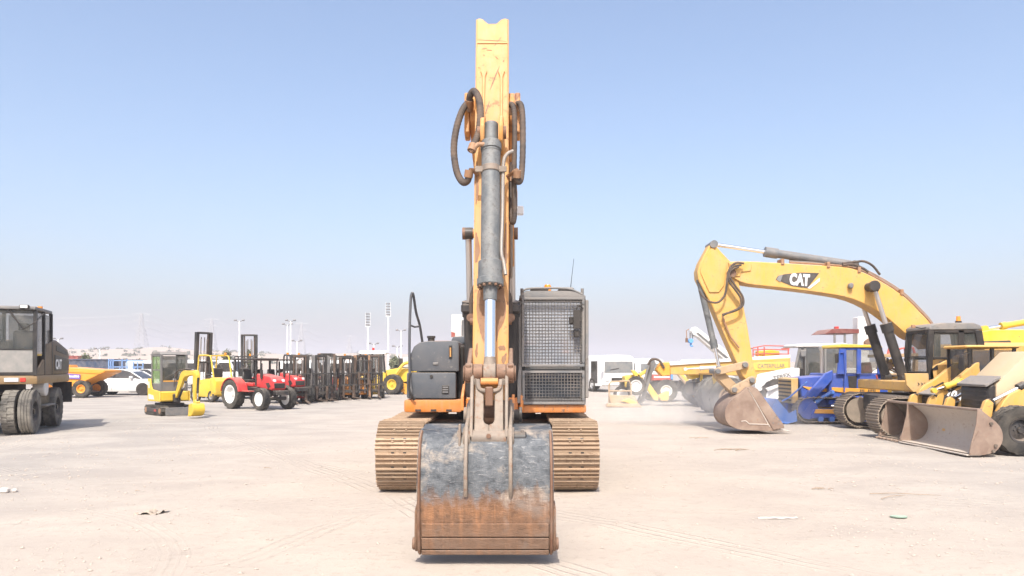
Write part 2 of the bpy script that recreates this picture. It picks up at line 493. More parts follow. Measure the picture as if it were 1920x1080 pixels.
# ------------------------------------------------------------------ ground
def ground_material():
    m, nt, bs = base('sand_ground'); L = nt.links
    tc = nt.nodes.new('ShaderNodeTexCoord'); P = tc.outputs['Object']
    def mp(sc, rot=0, loc=(0, 0, 0)):
        q = nt.nodes.new('ShaderNodeMapping'); q.inputs['Scale'].default_value = sc; q.inputs['Rotation'].default_value = (0, 0, rot); q.inputs['Location'].default_value = loc
        L.new(P, q.inputs[0]); return q.outputs[0]
    nbig = noisen(nt, mp((.07, .1, 1)), 1, 4, .5, .3)
    nmid = noisen(nt, mp((.55, .8, 1)), 1, 7, .62, .5)
    nfin = noisen(nt, mp((9, 9, 9)), 1, 7, .7)
    ngrit = noisen(nt, mp((60, 60, 60)), 1, 4, .7)
    c = mixc(nt, ramp(nt, nmid, .36, .66), (0.396, 0.339, 0.288), (0.455, 0.391, 0.328))
    sx = nt.nodes.new('ShaderNodeSeparateXYZ'); L.new(P, sx.inputs[0])
    ax = mathn(nt, 'ABSOLUTE', mathn(nt, 'SUBTRACT', sx.outputs[0], .3))          # packed grey gravel away from the driven lane
    grey = mathn(nt, 'MULTIPLY', ramp(nt, mathn(nt, 'ADD', ax, mathn(nt, 'MULTIPLY', mathn(nt, 'SUBTRACT', nbig, .5), 7)), 2.2, 8.5), .75)
    c = mixc(nt, grey, c, mixc(nt, ramp(nt, nmid, .38, .64), (0.282, 0.264, 0.245), (0.382, 0.353, 0.318)))
    c = mixc(nt, ramp(nt, nfin, .54, .70, 0, .6), c, (0.309, 0.264, 0.220))
    c = mixc(nt, ramp(nt, nfin, .40, .24, 0, .4), c, (0.491, 0.428, 0.367))
    # pebbles and grit
    vo = nt.nodes.new('ShaderNodeTexVoronoi'); vo.inputs['Scale'].default_value = 22; L.new(mp((1, 1, 1)), vo.inputs['Vector'])
    peb = mathn(nt, 'MULTIPLY', ramp(nt, vo.outputs['Distance'], .22, .12), ramp(nt, nmid, .5, .62))
    pc = nt.nodes.new('ShaderNodeSeparateColor'); L.new(vo.outputs['Color'], pc.inputs[0])
    peb = mathn(nt, 'MULTIPLY', peb, ramp(nt, pc.outputs[0], .7, .75))
    c = mixc(nt, mathn(nt, 'MULTIPLY', peb, .6), c, (0.237, 0.203, 0.176))
    # tyre and crawler marks: bands of fine ridges
    H = [mathn(nt, 'MULTIPLY', nfin, .35), mathn(nt, 'MULTIPLY', ngrit, .12), mathn(nt, 'MULTIPLY', peb, .5), mathn(nt, 'MULTIPLY', nmid, .8)]
    tracks = [(.62, 1.3, .5, 26, .25), (.35, -3.6, .42, 22, .22), (-.55, 4.4, .5, 24, .22), (-.2, -6.2, .45, 20, .2), (-.75, 6.9, .45, 24, .2), (.12, -9.5, .6, 22, .2)]
    for rot, off, wid, fr, amp in tracks:
        v = mp((1, 1, 1), rot); s2 = nt.nodes.new('ShaderNodeSeparateXYZ'); L.new(v, s2.inputs[0])
        wob = mathn(nt, 'ADD', s2.outputs[0], mathn(nt, 'MULTIPLY', nbig, 1.6))
        dd = mathn(nt, 'ABSOLUTE', mathn(nt, 'SUBTRACT', wob, off))
        band = mathn(nt, 'MULTIPLY', ramp(nt, dd, wid*.5, wid*.4), ramp(nt, nmid, .42, .56))
        rid = mathn(nt, 'SINE', mathn(nt, 'MULTIPLY', wob, fr*2.2))
        rid = mathn(nt, 'MULTIPLY', mathn(nt, 'MULTIPLY', band, ramp(nt, rid, .2, .9)), amp*1.7)
        H.append(rid)
        c = mixc(nt, mathn(nt, 'MULTIPLY', rid, .55), c, (0.282, 0.240, 0.205))
    for cx, cy, r0, wid in ((-6.5, 5.0, 3.9, .32), (-6.5, 5.0, 2.3, .3), (7.5, 3.0, 4.4, .3), (1.5, 24, 15.5, .45)):      # curved tyre marks
        q = nt.nodes.new('ShaderNodeVectorMath'); q.operation = 'DISTANCE'; q.inputs[1].default_value = (cx, cy, 0); L.new(P, q.inputs[0])
        rr = mathn(nt, 'ADD', q.outputs['Value'], mathn(nt, 'MULTIPLY', nmid, .12))
        dd = mathn(nt, 'ABSOLUTE', mathn(nt, 'SUBTRACT', rr, r0))
        band = mathn(nt, 'MULTIPLY', ramp(nt, dd, wid*.5, wid*.4), ramp(nt, nbig, .4, .55))
        rid = mathn(nt, 'MULTIPLY', mathn(nt, 'MULTIPLY', band, ramp(nt, mathn(nt, 'SINE', mathn(nt, 'MULTIPLY', rr, 75)), .1, .9)), .24)
        H.append(rid); c = mixc(nt, mathn(nt, 'MULTIPLY', rid, .5), c, (0.282, 0.240, 0.205))
    for rot, sc in ((.5, (1.1, 13, 1)), (-.35, (1.0, 15, 1)), (1.25, (1.3, 12, 1))):      # dry scuffs and drag marks
        sk = ramp(nt, noisen(nt, mp(sc, rot, (rot*9, 2, 0)), 1.3, 6, .7, .4), .63, .70)
        sk = mathn(nt, 'MULTIPLY', sk, ramp(nt, nmid, .48, .60))
        H.append(mathn(nt, 'MULTIPLY', sk, -.25)); c = mixc(nt, mathn(nt, 'MULTIPLY', sk, .42), c, (.275, .23, .195))
    stain = mathn(nt, 'MULTIPLY', ramp(nt, noisen(nt, mp((.9, .9, 1), .3, (3, 1, 0)), 1, 5, .6, 1.0), .64, .74), .35)   # damp and oil stains
    c = mixc(nt, stain, c, (0.246, 0.212, 0.181))
    h = H[0]
    for q in H[1:]: h = mathn(nt, 'ADD', h, q)
    bp = nt.nodes.new('ShaderNodeBump'); bp.inputs['Strength'].default_value = .55; bp.inputs['Distance'].default_value = .05
    L.new(h, bp.inputs['Height']); L.new(bp.outputs[0], bs.inputs['Normal'])
    L.new(c, bs.inputs['Base Color']); bs.inputs['Roughness'].default_value = .95; bs.inputs['Specular IOR Level'].default_value = .1
ground_material()
def gz(x, y):                            # gentle unevenness, flat beyond the yard
    f = max(0, 1-math.hypot(x, y-12)/45)
    return f*(.035*noise.noise(V((x*.35, y*.35, 0)))+.02*noise.noise(V((x*1.1, y*1.1, 4)))+.008*noise.noise(V((x*4, y*4, 8))))-.012
def make_ground():
    def axis(lim, fine, step):
        a = []; q = 0.0
        while q < lim:
            a.append(q); q += step if q < fine else (q*.22 if q > fine*2 else step*6)
        a.append(lim); return a
    xs = axis(2800, 14, .14); xs = [-q for q in xs[:0:-1]]+xs
    ys = [-2800, -1500, -400, -100, -30, -10, 0]+[2+.12*i for i in range(190)]
    q = ys[-1]
    while q < 3300: q = min(3300, q+max(.3, (q-20)*.14)); ys.append(q)
    b = B(); nx = len(xs)
    b.v = [V((x, y, gz(x, y))) for y in ys for x in xs]
    b.f = [(j*nx+i, j*nx+i+1, (j+1)*nx+i+1, (j+1)*nx+i) for j in range(len(ys)-1) for i in range(nx-1)]
    me = bpy.data.meshes.new('ground')
    me.from_pydata([tuple(p) for p in b.v], [], b.f); me.shade_smooth()
    me.materials.append(MAT['sand_ground'])
    o = bpy.data.objects.new('ground', me); COL.objects.link(o); o['kind'] = 'structure'
make_ground()
# ------------------------------------------------------------------ the orange crawler excavator in the middle
def bucket_steel():
    m, nt, bs = base('bucket_steel'); L = nt.links
    tc = nt.nodes.new('ShaderNodeTexCoord'); sx = nt.nodes.new('ShaderNodeSeparateXYZ'); L.new(tc.outputs['Object'], sx.inputs[0])
    co = tc.outputs['Object']
    n1 = noisen(nt, co, 3.2, 8, .65, .6); n2 = noisen(nt, co, 14, 9, .7)
    mp = nt.nodes.new('ShaderNodeMapping'); mp.inputs['Scale'].default_value = (16, 16, 1.3); L.new(co, mp.inputs[0])
    ns = noisen(nt, mp.outputs[0], 1, 6, .65)
    mp2 = nt.nodes.new('ShaderNodeMapping'); mp2.inputs['Scale'].default_value = (5, 5, 18); mp2.inputs['Rotation'].default_value = (0, .5, 0); L.new(co, mp2.inputs[0])
    nsc = noisen(nt, mp2.outputs[0], 2.2, 8, .75, 1.2)
    blue = mixc(nt, ramp(nt, n2, .34, .66), (.05, .057, .066), (.16, .17, .18))
    blue = mixc(nt, ramp(nt, nsc, .55, .63, 0, .7), blue, (.30, .30, .30))               # scuffed bare metal
    blue = mixc(nt, ramp(nt, n1, .50, .64, 0, .85), blue, (.42, .35, .28))          # dried mud
    rust = mixc(nt, ramp(nt, n2, .32, .7), (.105, .058, .034), (.30, .15, .075))
    rust = mixc(nt, ramp(nt, ns, .50, .70, 0, .8), rust, (.38, .18, .08))
    rust = mixc(nt, ramp(nt, n1, .52, .66, 0, .6), rust, (.24, .205, .18))
    rust = mixc(nt, ramp(nt, nsc, .60, .66, 0, .5), rust, (.33, .25, .19))
    rust = mixc(nt, mathn(nt, 'MULTIPLY', ramp(nt, sx.outputs[2], .45, .2), ramp(nt, n2, .3, .6, .35, .8)), rust, (.185, .125, .09))
    e = mathn(nt, 'ADD', sx.outputs[2], mathn(nt, 'ADD', mathn(nt, 'MULTIPLY', mathn(nt, 'SUBTRACT', ns, .5), .42), mathn(nt, 'MULTIPLY', mathn(nt, 'SUBTRACT', n2, .5), .34)))
    c = mixc(nt, ramp(nt, e, .64, .50), blue, rust)
    L.new(c, bs.inputs['Base Color'])
    L.new(ramp(nt, n2, .3, .7, .4, .75), bs.inputs['Roughness']); bs.inputs['Metallic'].default_value = .25
    bp = nt.nodes.new('ShaderNodeBump'); bp.inputs['Strength'].default_value = .6; bp.inputs['Distance'].default_value = .015
    L.new(mathn(nt, 'ADD', n2, mathn(nt, 'ADD', n1, nsc)), bp.inputs['Height']); L.new(bp.outputs[0], bs.inputs['Normal'])
bucket_steel()

def main_excavator():
    XT, XA, XB = -.317, -.197, -.25      # centre planes of tracks, arm, upper body
    t = thing('crawler_excavator', 'orange crawler excavator facing the camera with arm raised and bucket down', 'excavator', (XB, 11.6, 0), world=True)
    # --- undercarriage
    sm = shoe(.60, .185, 'shoe_steel', 3, .032)
    circ = [(10.02, .455, .43), (13.35, .47, .43), (10.6, .27, .25), (12.8, .27, .25)]
    for sx in (-1, 1):
        xc = XT+sx*1.143
        ch = crawler(t, circ, lambda u, z: V((xc, u, z)), (1, 0, 0), .60, .185, 'shoe_steel', sm, sag=.05)
        slots = B()
        B().box(xc-.16, xc+.16, 10.3, 13.1, .2, .66).build('track_frame', 'steel_black', t, .03)
        B().cyl((xc-.14, 10.02, .455), (xc+.14, 10.02, .455), .36, n=28).cyl((xc-.2, 10.02, .455), (xc+.2, 10.02, .455), .16, n=20).build('idler_wheel', 'shoe_steel', t)
        B().cyl((xc-.08, 13.35, .47), (xc+.08, 13.35, .47), .37, n=20).cyl((xc-.2, 13.35, .47), (xc+.2, 13.35, .47), .2, n=20).build('sprocket', 'steel_black', t)
    B().px([(10.9, .45), (12.6, .45), (12.5, .85), (11.0, .85)], XT-.95, XT+.95).build('car_body', 'steel_black', t, .03)
    B().cyl((XB, 11.75, .8), (XB, 11.75, 1.02), .62, n=36).build('swing_ring', 'steel_black', t)
    # --- upper frame
    B().box(XB-1.25, XB+1.25, 10.75, 14.2, 1.0, 1.12).build('deck_frame', 'steel_black', t, .01)
    s = B().box(-1.545, -.72, 10.66, 13.6, .985, 1.168)
    s.build('side_skirt', 'case_orange', t, .035, seg=2)
    for k in range(3): B().box(-1.38+k*.22, -1.30+k*.22, 10.652, 10.663, 1.0, 1.03).build('drain_slot', 'steel_black', t)
    s = B().box(.10, 1.05, 10.55, 13.2, .985, 1.10)
    s.build('side_skirt', 'case_orange', t, .03, seg=2)
    for k in range(12): B().box(.13+k*.077, .142+k*.077, 10.54, 10.556, 1.0, 1.085).build('step_rib', 'case_orange', t)
    # boom foot brackets
    for x in (-.70, -.56, .02, .14):
        B().px([(10.5, 1.02), (11.7, 1.0), (11.7, 1.75), (11.3, 1.85), (10.95, 1.4), (10.5, 1.22)], x-.02, x+.02).build('boom_foot_bracket', 'case_orange', t, .006)
    # --- left tool box and tank
    b = B().box(-1.506, -.80, 10.66, 11.55, 1.182, 1.556); b.build('tool_box', 'case_grey', t, .03, seg=2)
    prof = [(-1.47, 1.572), (-.757, 1.572), (-.757, 1.985), (-.79, 2.01), (-1.20, 2.005), (-1.32, 1.985), (-1.40, 1.93), (-1.45, 1.82)]
    o = B().py(prof, 10.66, 11.7); tank = o.build('fuel_tank', 'case_grey', t, .025, seg=2)
    B().box(-.90, -.855, 10.645, 10.662, 1.76, 1.94).build('level_gauge_slot', 'steel_black', tank)
    B().cyl((-.877, 10.64, 1.78), (-.877, 10.64, 1.91), .012, n=10).build('level_gauge', 'arm_yellow', tank)
    B().box(-1.13, -1.05, 10.646, 10.663, 1.66, 1.70).build('nameplate', 'steel_grey', tank, .01)
    tb = B().box(-1.0, -.90, 10.646, 10.662, 1.25, 1.37).build('vent_frame', 'steel_black', t, .004)
    for k in range(3): B().box(-.99, -.91, 10.638, 10.648, 1.267+k*.034, 1.285+k*.034).build('vent_slat', 'steel_grey', tb)
    B().cyl((-1.15, 10.64, 1.50), (-1.15, 10.67, 1.50), .022, n=14).build('box_lock', 'steel_black', t)
    B().box(-.80, -.70, 10.9, 11.6, 1.15, 1.95).build('filter_bay', 'plastic_black', t, .02)
    B().cyl((-1.19, 11.0, 1.99), (-1.19, 11.0, 2.06), .05, n=16).cyl((-1.19, 11.0, 2.06), (-1.19, 11.0, 2.09), .062, n=16).build('filler_cap', 'steel_black', t)
    B().py([(-.98, 2.0), (-.60, 2.0), (-.60, 2.10), (-.63, 2.13), (-.93, 2.11)], 11.75, 13.3).build('engine_hood', 'case_grey', t, .03, seg=2)
    B().box(-1.5, .6, 11.75, 13.3, 1.12, 1.98).build('engine_cover', 'case_grey', t, .04)
    B().px([(13.3, 1.0), (14.0, 1.0), (14.3, 1.25), (14.3, 1.9), (14.1, 2.1), (13.3, 2.1)], -1.53, 1.03).build('counterweight', 'case_orange', t, .06, seg=2)
    e = B().cyl((-.80, 12.6, 2.1), (-.80, 12.6, 2.42), .05, n=16).build('exhaust_pipe', 'steel_grey', t)
    # handrail beside the tank
    hp = smooth([W(772, 745, 10.62), W(768, 690, 10.62), W(768, 620, 10.62), W(770, 565, 10.62), W(772, 551, 10.62), W(775, 553, 10.64), W(780, 585, 10.8), W(787, 610, 11.0), W(792, 642, 11.15)], 5)
    hr = B().tube(hp, .019, 10).tube([W(770, 610, 10.62), W(777, 613, 10.68), W(785, 612, 10.9)], .014, 8)
    hr.build('handrail', 'case_grey', t)
    B().tube(smooth([W(768, 700, 10.6), W(766, 725, 10.58), W(770, 738, 10.58), W(777, 750, 10.62)], 5), .017, 8).build('grab_handle', 'steel_black', t)
    # --- cab
    x0, x1, yf, yb, z0, z1 = .105, 1.045, 10.60, 12.2, 1.10, 2.66
    cb = B()
    for x in (x0+.03, x1-.03):
        for y, top in ((yf+.05, z1-.05), (yf+.75, z1), (yb-.04, z1)):
            cb.box(x-.035, x+.035, y-.035, y+.035, z0, top)
        cb.box(x-.03, x+.03, yf+.05, yb-.04, z0, z0+.12)
        cb.box(x-.03, x+.03, yf+.8, yb-.04, z0+.12, z0+.62)
    cb.box(x0, x1, yf, yf+.06, z0, z0+.09).box(x0+.066, x1-.066, yf, yf+.06, 1.58, 1.64).box(x0+.066, x1-.066, yb-.06, yb, z0, z0+.75).box(x0+.066, x1-.066, yb-.06, yb, z1-.12, z1)
    cb.box(x0, x1, yf, yf+.07, z1-.09, z1-.005)
    cab = cb.build('cab_frame', 'guard_grey', t, .012)
    rp = [(x0-.01, 2.60), (x0+.03, 2.68), (x0+.10, 2.715), (x1-.12, 2.715), (x1-.04, 2.68), (x1+.0, 2.60)]
    B().py(rp, yf-.03, yb+.02).build('roof', 'guard_grey', cab, .02, seg=2)
    B().box(.26, .52, yf-.02, yf+.25, 2.712, 2.755).build('roof_vent', 'guard_grey', cab, .015)
    B().box(.66, .88, yf-.03, yf+.3, 2.71, 2.765).build('roof_hatch', 'guard_grey', cab, .02)
    B().tube(smooth([(.13, yf-.01, 2.66), (.2, yf-.03, 2.735), (.45, yf-.03, 2.75), (.8, yf-.03, 2.74), (1.0, yf-.02, 2.66)], 5), .014, 8).build('roof_rail', 'guard_grey', cab)
    for x in (.14, 1.0): B().cyl((x, yf+.02, 2.66), (x, yf+.02, 2.75), .022, n=10).build('lifting_eye', 'steel_grey', cab)
    B().box(x0+.07, x1-.07, yf+.025, yf+.03, 1.65, z1-.1).build('front_window', 'glass_cab', cab)
    B().box(x0+.07, x1-.07, yf+.025, yf+.03, z0+.1, 1.575).build('lower_window', 'glass_blue', cab)
    for x in (x0+.02, x1-.026): B().box(x, x+.006, yf+.09, yf+.71, z0+.2, z1-.12).build('side_window', 'glass_blue', cab)
    B().box(x0+.07, x1-.07, yb-.03, yb-.025, z0+.8, z1-.13).build('rear_window', 'glass_clear', cab)
    st = B().box(.36, .82, 11.3, 11.75, 1.4, 1.52).px([(11.68, 1.5), (11.86, 1.5), (11.98, 2.2), (11.86, 2.24)], .38, .80).box(.47, .71, 11.86, 11.95, 2.22, 2.42)
    st.build('operator_seat', 'seat_blue', cab, .04, seg=2)
    for x in (.26, .84): B().box(x, x+.12, 11.1, 11.7, 1.35, 1.68).cyl((x+.06, 11.15, 1.66), (x+.06, 11.1, 1.92), .022, n=10).build('control_console', 'plastic_black', cab, .015)
    B().box(.9, .99, 10.75, 10.85, 1.5, 1.95).build('monitor_panel', 'plastic_black', cab, .02)
    # front guard: frame tubes and welded mesh
    yg = yf-.075
    def guard(za, zb, xa, xb):
        fr = B()
        for x in (xa, xb): fr.box(x-.018, x+.018, yg-.015, yg+.02, za, zb)
        for z in (za, zb): fr.box(xa-.018, xb+.018, yg-.0165, yg+.0215, z-.018, z+.018)
        f = fr.build('guard_frame', 'guard_grey', t, .005)
        g = B(); nx = round((xb-xa)/.044); nz = round((zb-za)/.044)
        for i in range(1, nx):
            x = xa+(xb-xa)*i/nx; g.box(x-.0045, x+.0045, yg-.004, yg+.004, za, zb)
        for i in range(1, nz):
            z = za+(zb-za)*i/nz; g.box(xa, xb, yg-.009, yg-.0005, z-.0045, z+.0045)
        g.build('guard_mesh', 'mesh_grey', f, ang=0)['kind'] = 'stuff'
        for z in (za+.06, zb-.06):
            for x in (xa, xb): B().cyl((x, yg-.03, z), (x, yf+.02, z), .02, n=10).build('guard_mount', 'steel_grey', f)
    guard(1.655, 2.60, .155, 1.005)
    guard(1.125, 1.565, .165, 1.005)
    B().box(x1-.01, x1+.035, yf-.08, yf+.02, 1.2, 2.58).build('guard_post', 'guard_grey', t, .01)
    B().box(x0-.03, x0+.035, yf-.06, yf+.03, 1.12, 2.55).build('guard_post', 'guard_grey', t, .01)
    # mirror, wiper motor and lamps on the guard
    mr = B().tube([(1.0, yg-.03, 2.46), (.93, yg-.08, 2.5), (.88, yg-.09, 2.4), (.89, yg-.09, 2.2)], .012, 8).obox((.905, yg-.10, 2.30), (.10, .04, .26))
    mr.build('mirror', 'plastic_black', t, .008)
    B().box(.80, .86, yg-.08, yg-.03, 2.24, 2.34).box(.87, .95, yg-.09, yg-.04, 2.05, 2.14).build('work_light', 'plastic_black', t, .01)
    B().cyl((.52, 10.9, 2.71), (.52, 10.9, 2.74), .06, n=18).build('beacon_base', 'plastic_black', t)
    B().lathe([(.0, 0), (.052, 0), (.052, .07), (.04, .095), (.0, .10)], (.52, 10.9, 2.74), (0, 0, 1), 18).build('beacon', 'lens_amber', t)
    B().tube([W(1069, 548, 10.9), W(1072, 520, 10.9), W(1076, 485, 10.9)], [.006, .004, .003], 6).build('antenna', 'plastic_black', t)
    # --- boom: box with a fork at its tip
    under = [(11.2, 1.42), (10.75, 2.2), (10.25, 2.92), (9.6, 3.42), (8.7, 3.72), (8.02, 3.86)]
    over = [(8.02, 4.42), (9.3, 4.40), (10.05, 4.15), (10.7, 3.5), (11.2, 2.5), (11.52, 1.8), (11.5, 1.45)]
    def rnd(p, n=3):
        q = smooth([(0, a, b) for a, b in p], n); return [(v.y, v.z) for v in q]
    bw = .225
    B().px(rnd(under)+rnd(over), XA-bw, XA+bw).build('boom', 'boom_orange', t, .012)
    for s in (-1, 1):
        x = XA+s*(bw-.03)
        B().px([(8.02, 3.85), (7.75, 3.93), (7.6, 3.98), (7.47, 4.1), (7.46, 4.3), (7.58, 4.42), (7.8, 4.44), (8.02, 4.43)], x-.03, x+.03).build('boom_fork', 'boom_orange', t, .008)
        B().cyl((XA+s*(bw+.0), 7.68, 4.2), (XA+s*(bw+.05), 7.68, 4.2), .12, n=20).build('boom_pin', 'rust_pin', t)
        # side bracket for the hoses at the tip
        B().px([(7.45, 3.98), (7.62, 3.94), (7.66, 4.35), (7.5, 4.40)], XA+s*(bw+.002), XA+s*(bw+.055)).build('hose_bracket', 'boom_orange', t, .01)
        # hydraulic lines along the underside edges of the boom
        for k in range(2):
            xx = XA+s*(.19-.055*k)
            pts = [(xx, a-.045, b-.045) for a, b in rnd(under, 4)[2:]]
            B().tube(pts, .017, 8).build('hydraulic_line', 'pipe_rusty' if k else 'pipe_steel', t)
        for a, b in ((9.35, 3.5), (8.5, 3.76), (10.4, 2.68)):
            B().obox((XA+s*.165, a-.05, b-.045), (.13, .05, .06)).build('line_clamp', 'boom_orange', t, .006)
    # boom cylinders and their pin
    ztop, ytop = 3.44, 10.1
    B().cyl((-.295-.375, ytop, ztop), (-.295+.375, ytop, ztop), .062, n=20).build('boom_cylinder_pin', 'boom_orange', t)
    for s in (-1, 1):
        xc = -.295+s*.295; xb = -.282+s*.295
        for q in (.375, .205): B().cyl((-.295+s*q, ytop, ztop), (-.295+s*(q-.04), ytop, ztop), .082, n=20).build('pin_collar', 'rust_pin', t)
        p0, p1 = V((xb, 10.68, 1.16)), V((xc, ytop, ztop))
        bc = hyd(t, p0, p1, .60, .088, .043, 'steel_black', 'rod_steel', 'boom_cylinder', .2)
        pm = p0.lerp(p1, .6)
        B().box(pm.x-.115, pm.x+.115, pm.y-.12, pm.y+.1, pm.z-.16, pm.z-.02).build('cylinder_head', 'steel_black', bc, .03)
        B().cyl(V((pm.x-s*.02, pm.y-.17, pm.z-.22)), V((pm.x-s*.02, pm.y-.05, pm.z-.22)), .055, n=16).cyl(V((pm.x-s*.09, pm.y-.14, pm.z-.27)), V((pm.x-s*.01, pm.y-.14, pm.z-.27)), .05, n=14).build('hose_fitting', 'rust_pin', bc)
        B().tube(smooth([(pm.x-s*.02, pm.y-.1, pm.z-.2), (pm.x-s*.03, pm.y-.16, pm.z+.05), (pm.x-s*.10, pm.y-.2, pm.z+.25), (XA+s*.14, pm.y-.3, pm.z+.5)], 5), .026, 10).build('hose', 'hose', bc)
        B().box(xb-.075, xb+.075, 10.55, 10.8, 1.02, 1.2).build('cylinder_foot', 'case_orange', t, .02)
    # --- arm: welded box
    hw = .152
    fy = lambda z: 6.75+(z-1.3)*.1958
    side = [(fy(1.34), 1.34), (fy(5.0), 5.0), (fy(5.13), 5.13), (7.62, 5.16), (7.85, 5.0), (8.02, 4.35), (7.98, 4.05), (7.75, 3.6), (7.03, 1.3), (7.02, 1.12), (6.93, 1.04), (6.80, 1.05), (6.72, 1.16)]
    for s in (-1, 1):
        B().px(side, XA+s*hw-.012, XA+s*hw+.012).build('arm_side_plate', 'arm_yellow', t, .004)
    arc = [(-hw, 1.34), (-hw, 5.13), (-.125, 5.135), (-.095, 5.125), (-.06, 5.09), (-.03, 5.07), (.02, 5.068), (.05, 5.085), (.085, 5.12), (.12, 5.135), (hw, 5.13), (hw, 1.34)]
    B().ext([(XA+x, fy(z)-.012, z) for x, z in arc], (0, .022, 0)).build('arm', 'arm_yellow', t, .004)
    B().px([(7.62, 5.14), (7.85, 4.98), (8.0, 4.35), (7.95, 4.05), (7.73, 3.6), (7.02, 1.35), (6.99, 1.35), (7.70, 3.6), (7.9, 4.05), (7.96, 4.35), (7.8, 4.96), (7.6, 5.11)], XA-hw+.013, XA+hw-.013).build('arm_rear_plate', 'arm_yellow', t)
    B().cyl((XA-hw-.02, 6.86, 1.2), (XA+hw+.02, 6.86, 1.2), .13, n=24).build('arm_tip_boss', 'rust_pin', t)
    wz = 4.86
    B().ext([(XA-hw, fy(wz)-.02, wz), (XA+hw, fy(wz)-.02, wz), (XA+hw, fy(wz+.012)-.018, wz+.012), (XA-hw, fy(wz+.012)-.018, wz+.012)], (0, .012, 0)).build('weld_seam', 'arm_yellow', t)
    for s in (-1, 1):                    # gusset ribs that end in the lugs of the bucket cylinder
        xr = XA+.006+s*.087
        rb = [(-.035, 4.56), (-.016, 4.50), (-.012, 4.2), (-.017, 3.98), (-.017, 3.80), (.017, 3.80), (.017, 3.98), (.012, 4.2), (.016, 4.50), (.035, 4.56)]
        B().ext([(xr+x, fy(z)-.03, z) for x, z in rb], (0, .03, 0)).build('gusset_rib', 'arm_yellow', t, .006)
        B().px([(fy(4.1), 4.1), (fy(3.68), 3.68), (6.99, 3.76), (6.97, 3.9), (7.04, 3.99)], xr-.02, xr+.02).build('cylinder_lug', 'arm_yellow', t, .008)
        B().cyl((xr+s*.018, 7.07, 3.86), (xr+s*.05, 7.07, 3.86), .06, n=18).build('lug_boss', 'rust_pin', t)
    # scrapes on the arm front
    sc = [((-.02, 4.36), (.075, 4.62), .007), ((-.065, 4.1), (-.02, 4.25), .006), ((.02, 4.83), (.09, 4.93), .005), ((-.1, 4.8), (-.05, 4.81), .005), ((-.06, 4.79), (0, 4.785), .004), ((-.14, 4.9), (.14, 4.885), .003), ((-.125, 4.2), (-.14, 4.32), .006), ((.03, 4.72), (.06, 4.69), .004), ((-.14, 4.6), (-.12, 4.595), .004), ((.11, 4.66), (.118, 4.68), .006), ((-.085, 4.73), (-.075, 4.735), .009)]
    for (xa, za), (xb, zb), w in sc:
        dx, dz = xb-xa, zb-za; l = math.hypot(dx, dz); nx, nz = -dz/l*w, dx/l*w
        P = [(xa, za), (xa+dx*.3+nx, za+dz*.3+nz), (xa+dx*.7+nx*.8, za+dz*.7+nz*.8), (xb, zb), (xb-dx*.3-nx*.5, zb-dz*.3-nz*.5), (xa+dx*.3-nx*.7, za+dz*.3-nz*.7)]
        B().ext([(XA+x, fy(z)-.0145, z) for x, z in P], (0, .003, 0)).build('paint_scrape', 'rust_pin', t)
    # irregular brown patches either side of the bucket cylinder rod, and grease marks
    paint('patch_brown', (.24, .115, .05), .6, dust=.2, wear=.5, wearcol=(.12, .06, .03), up=0, scale=2)
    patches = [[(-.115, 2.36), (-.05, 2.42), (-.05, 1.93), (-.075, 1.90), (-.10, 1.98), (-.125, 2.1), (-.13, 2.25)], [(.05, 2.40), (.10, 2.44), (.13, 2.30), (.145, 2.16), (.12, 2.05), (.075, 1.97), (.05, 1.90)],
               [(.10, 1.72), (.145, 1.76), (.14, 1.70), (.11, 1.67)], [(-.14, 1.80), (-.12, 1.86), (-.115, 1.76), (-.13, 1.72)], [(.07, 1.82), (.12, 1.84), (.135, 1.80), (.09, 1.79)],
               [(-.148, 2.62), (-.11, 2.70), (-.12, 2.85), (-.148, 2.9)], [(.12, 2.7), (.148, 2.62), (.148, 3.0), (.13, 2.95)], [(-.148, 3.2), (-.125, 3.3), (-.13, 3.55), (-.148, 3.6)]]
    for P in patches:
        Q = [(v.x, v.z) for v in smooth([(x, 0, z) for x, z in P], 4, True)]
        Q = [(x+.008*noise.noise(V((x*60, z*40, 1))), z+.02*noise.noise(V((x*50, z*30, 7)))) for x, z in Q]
        B().ext([(XA+max(-hw, min(hw, x)), fy(z)-.0142, z) for x, z in Q], (0, .003, 0)).build('brown_patch', 'patch_brown', t)
    # --- arm cylinder on top of the boom
    hyd(t, (XA, 10.35, 4.42), (XA, 7.78, 4.98), .58, .085, .045, 'cyl_grey', 'rod_steel', 'arm_cylinder', .15)
    # --- bucket cylinder
    p0, p1 = V((XA, 7.07, 3.86)), V((XA, 6.60, 1.585))
    ax = (p1-p0).normalized(); at = lambda z: p0+ax*((3.86-z)/-ax.z)
    b = B().cyl(at(3.74), at(2.50), .089, n=28).cyl(at(3.95), at(3.72), .066, n=24)
    bc = b.build('bucket_cylinder', 'cyl_grey', t, .006)
    B().cyl(at(3.76), at(3.68), .099, n=28).cyl(at(3.665), at(3.655), .094, n=28).build('end_ring', 'cyl_grey', bc, .005)
    B().cyl(at(2.60), at(2.42), .112, n=28).cyl(at(2.44), at(2.37), .122, n=28).build('cylinder_head', 'cyl_grey', bc, .008)
    bl = B(); u = V((1, 0, 0)); v = ax.cross(u)
    for k in range(12):
        q = at(2.375)+(u*math.cos(k*PI/6)+v*math.sin(k*PI/6))*.103; bl.cyl(q, q+ax*.022, .014, n=8)
    bl.build('head_bolts', 'rust_pin', bc)
    B().cyl(at(2.38), at(2.24), .066, .06, n=24).build('rod_gland', 'cyl_grey', bc)
    B().cyl(at(2.26), at(1.7), .049, n=28).build('rod', 'chrome', bc)
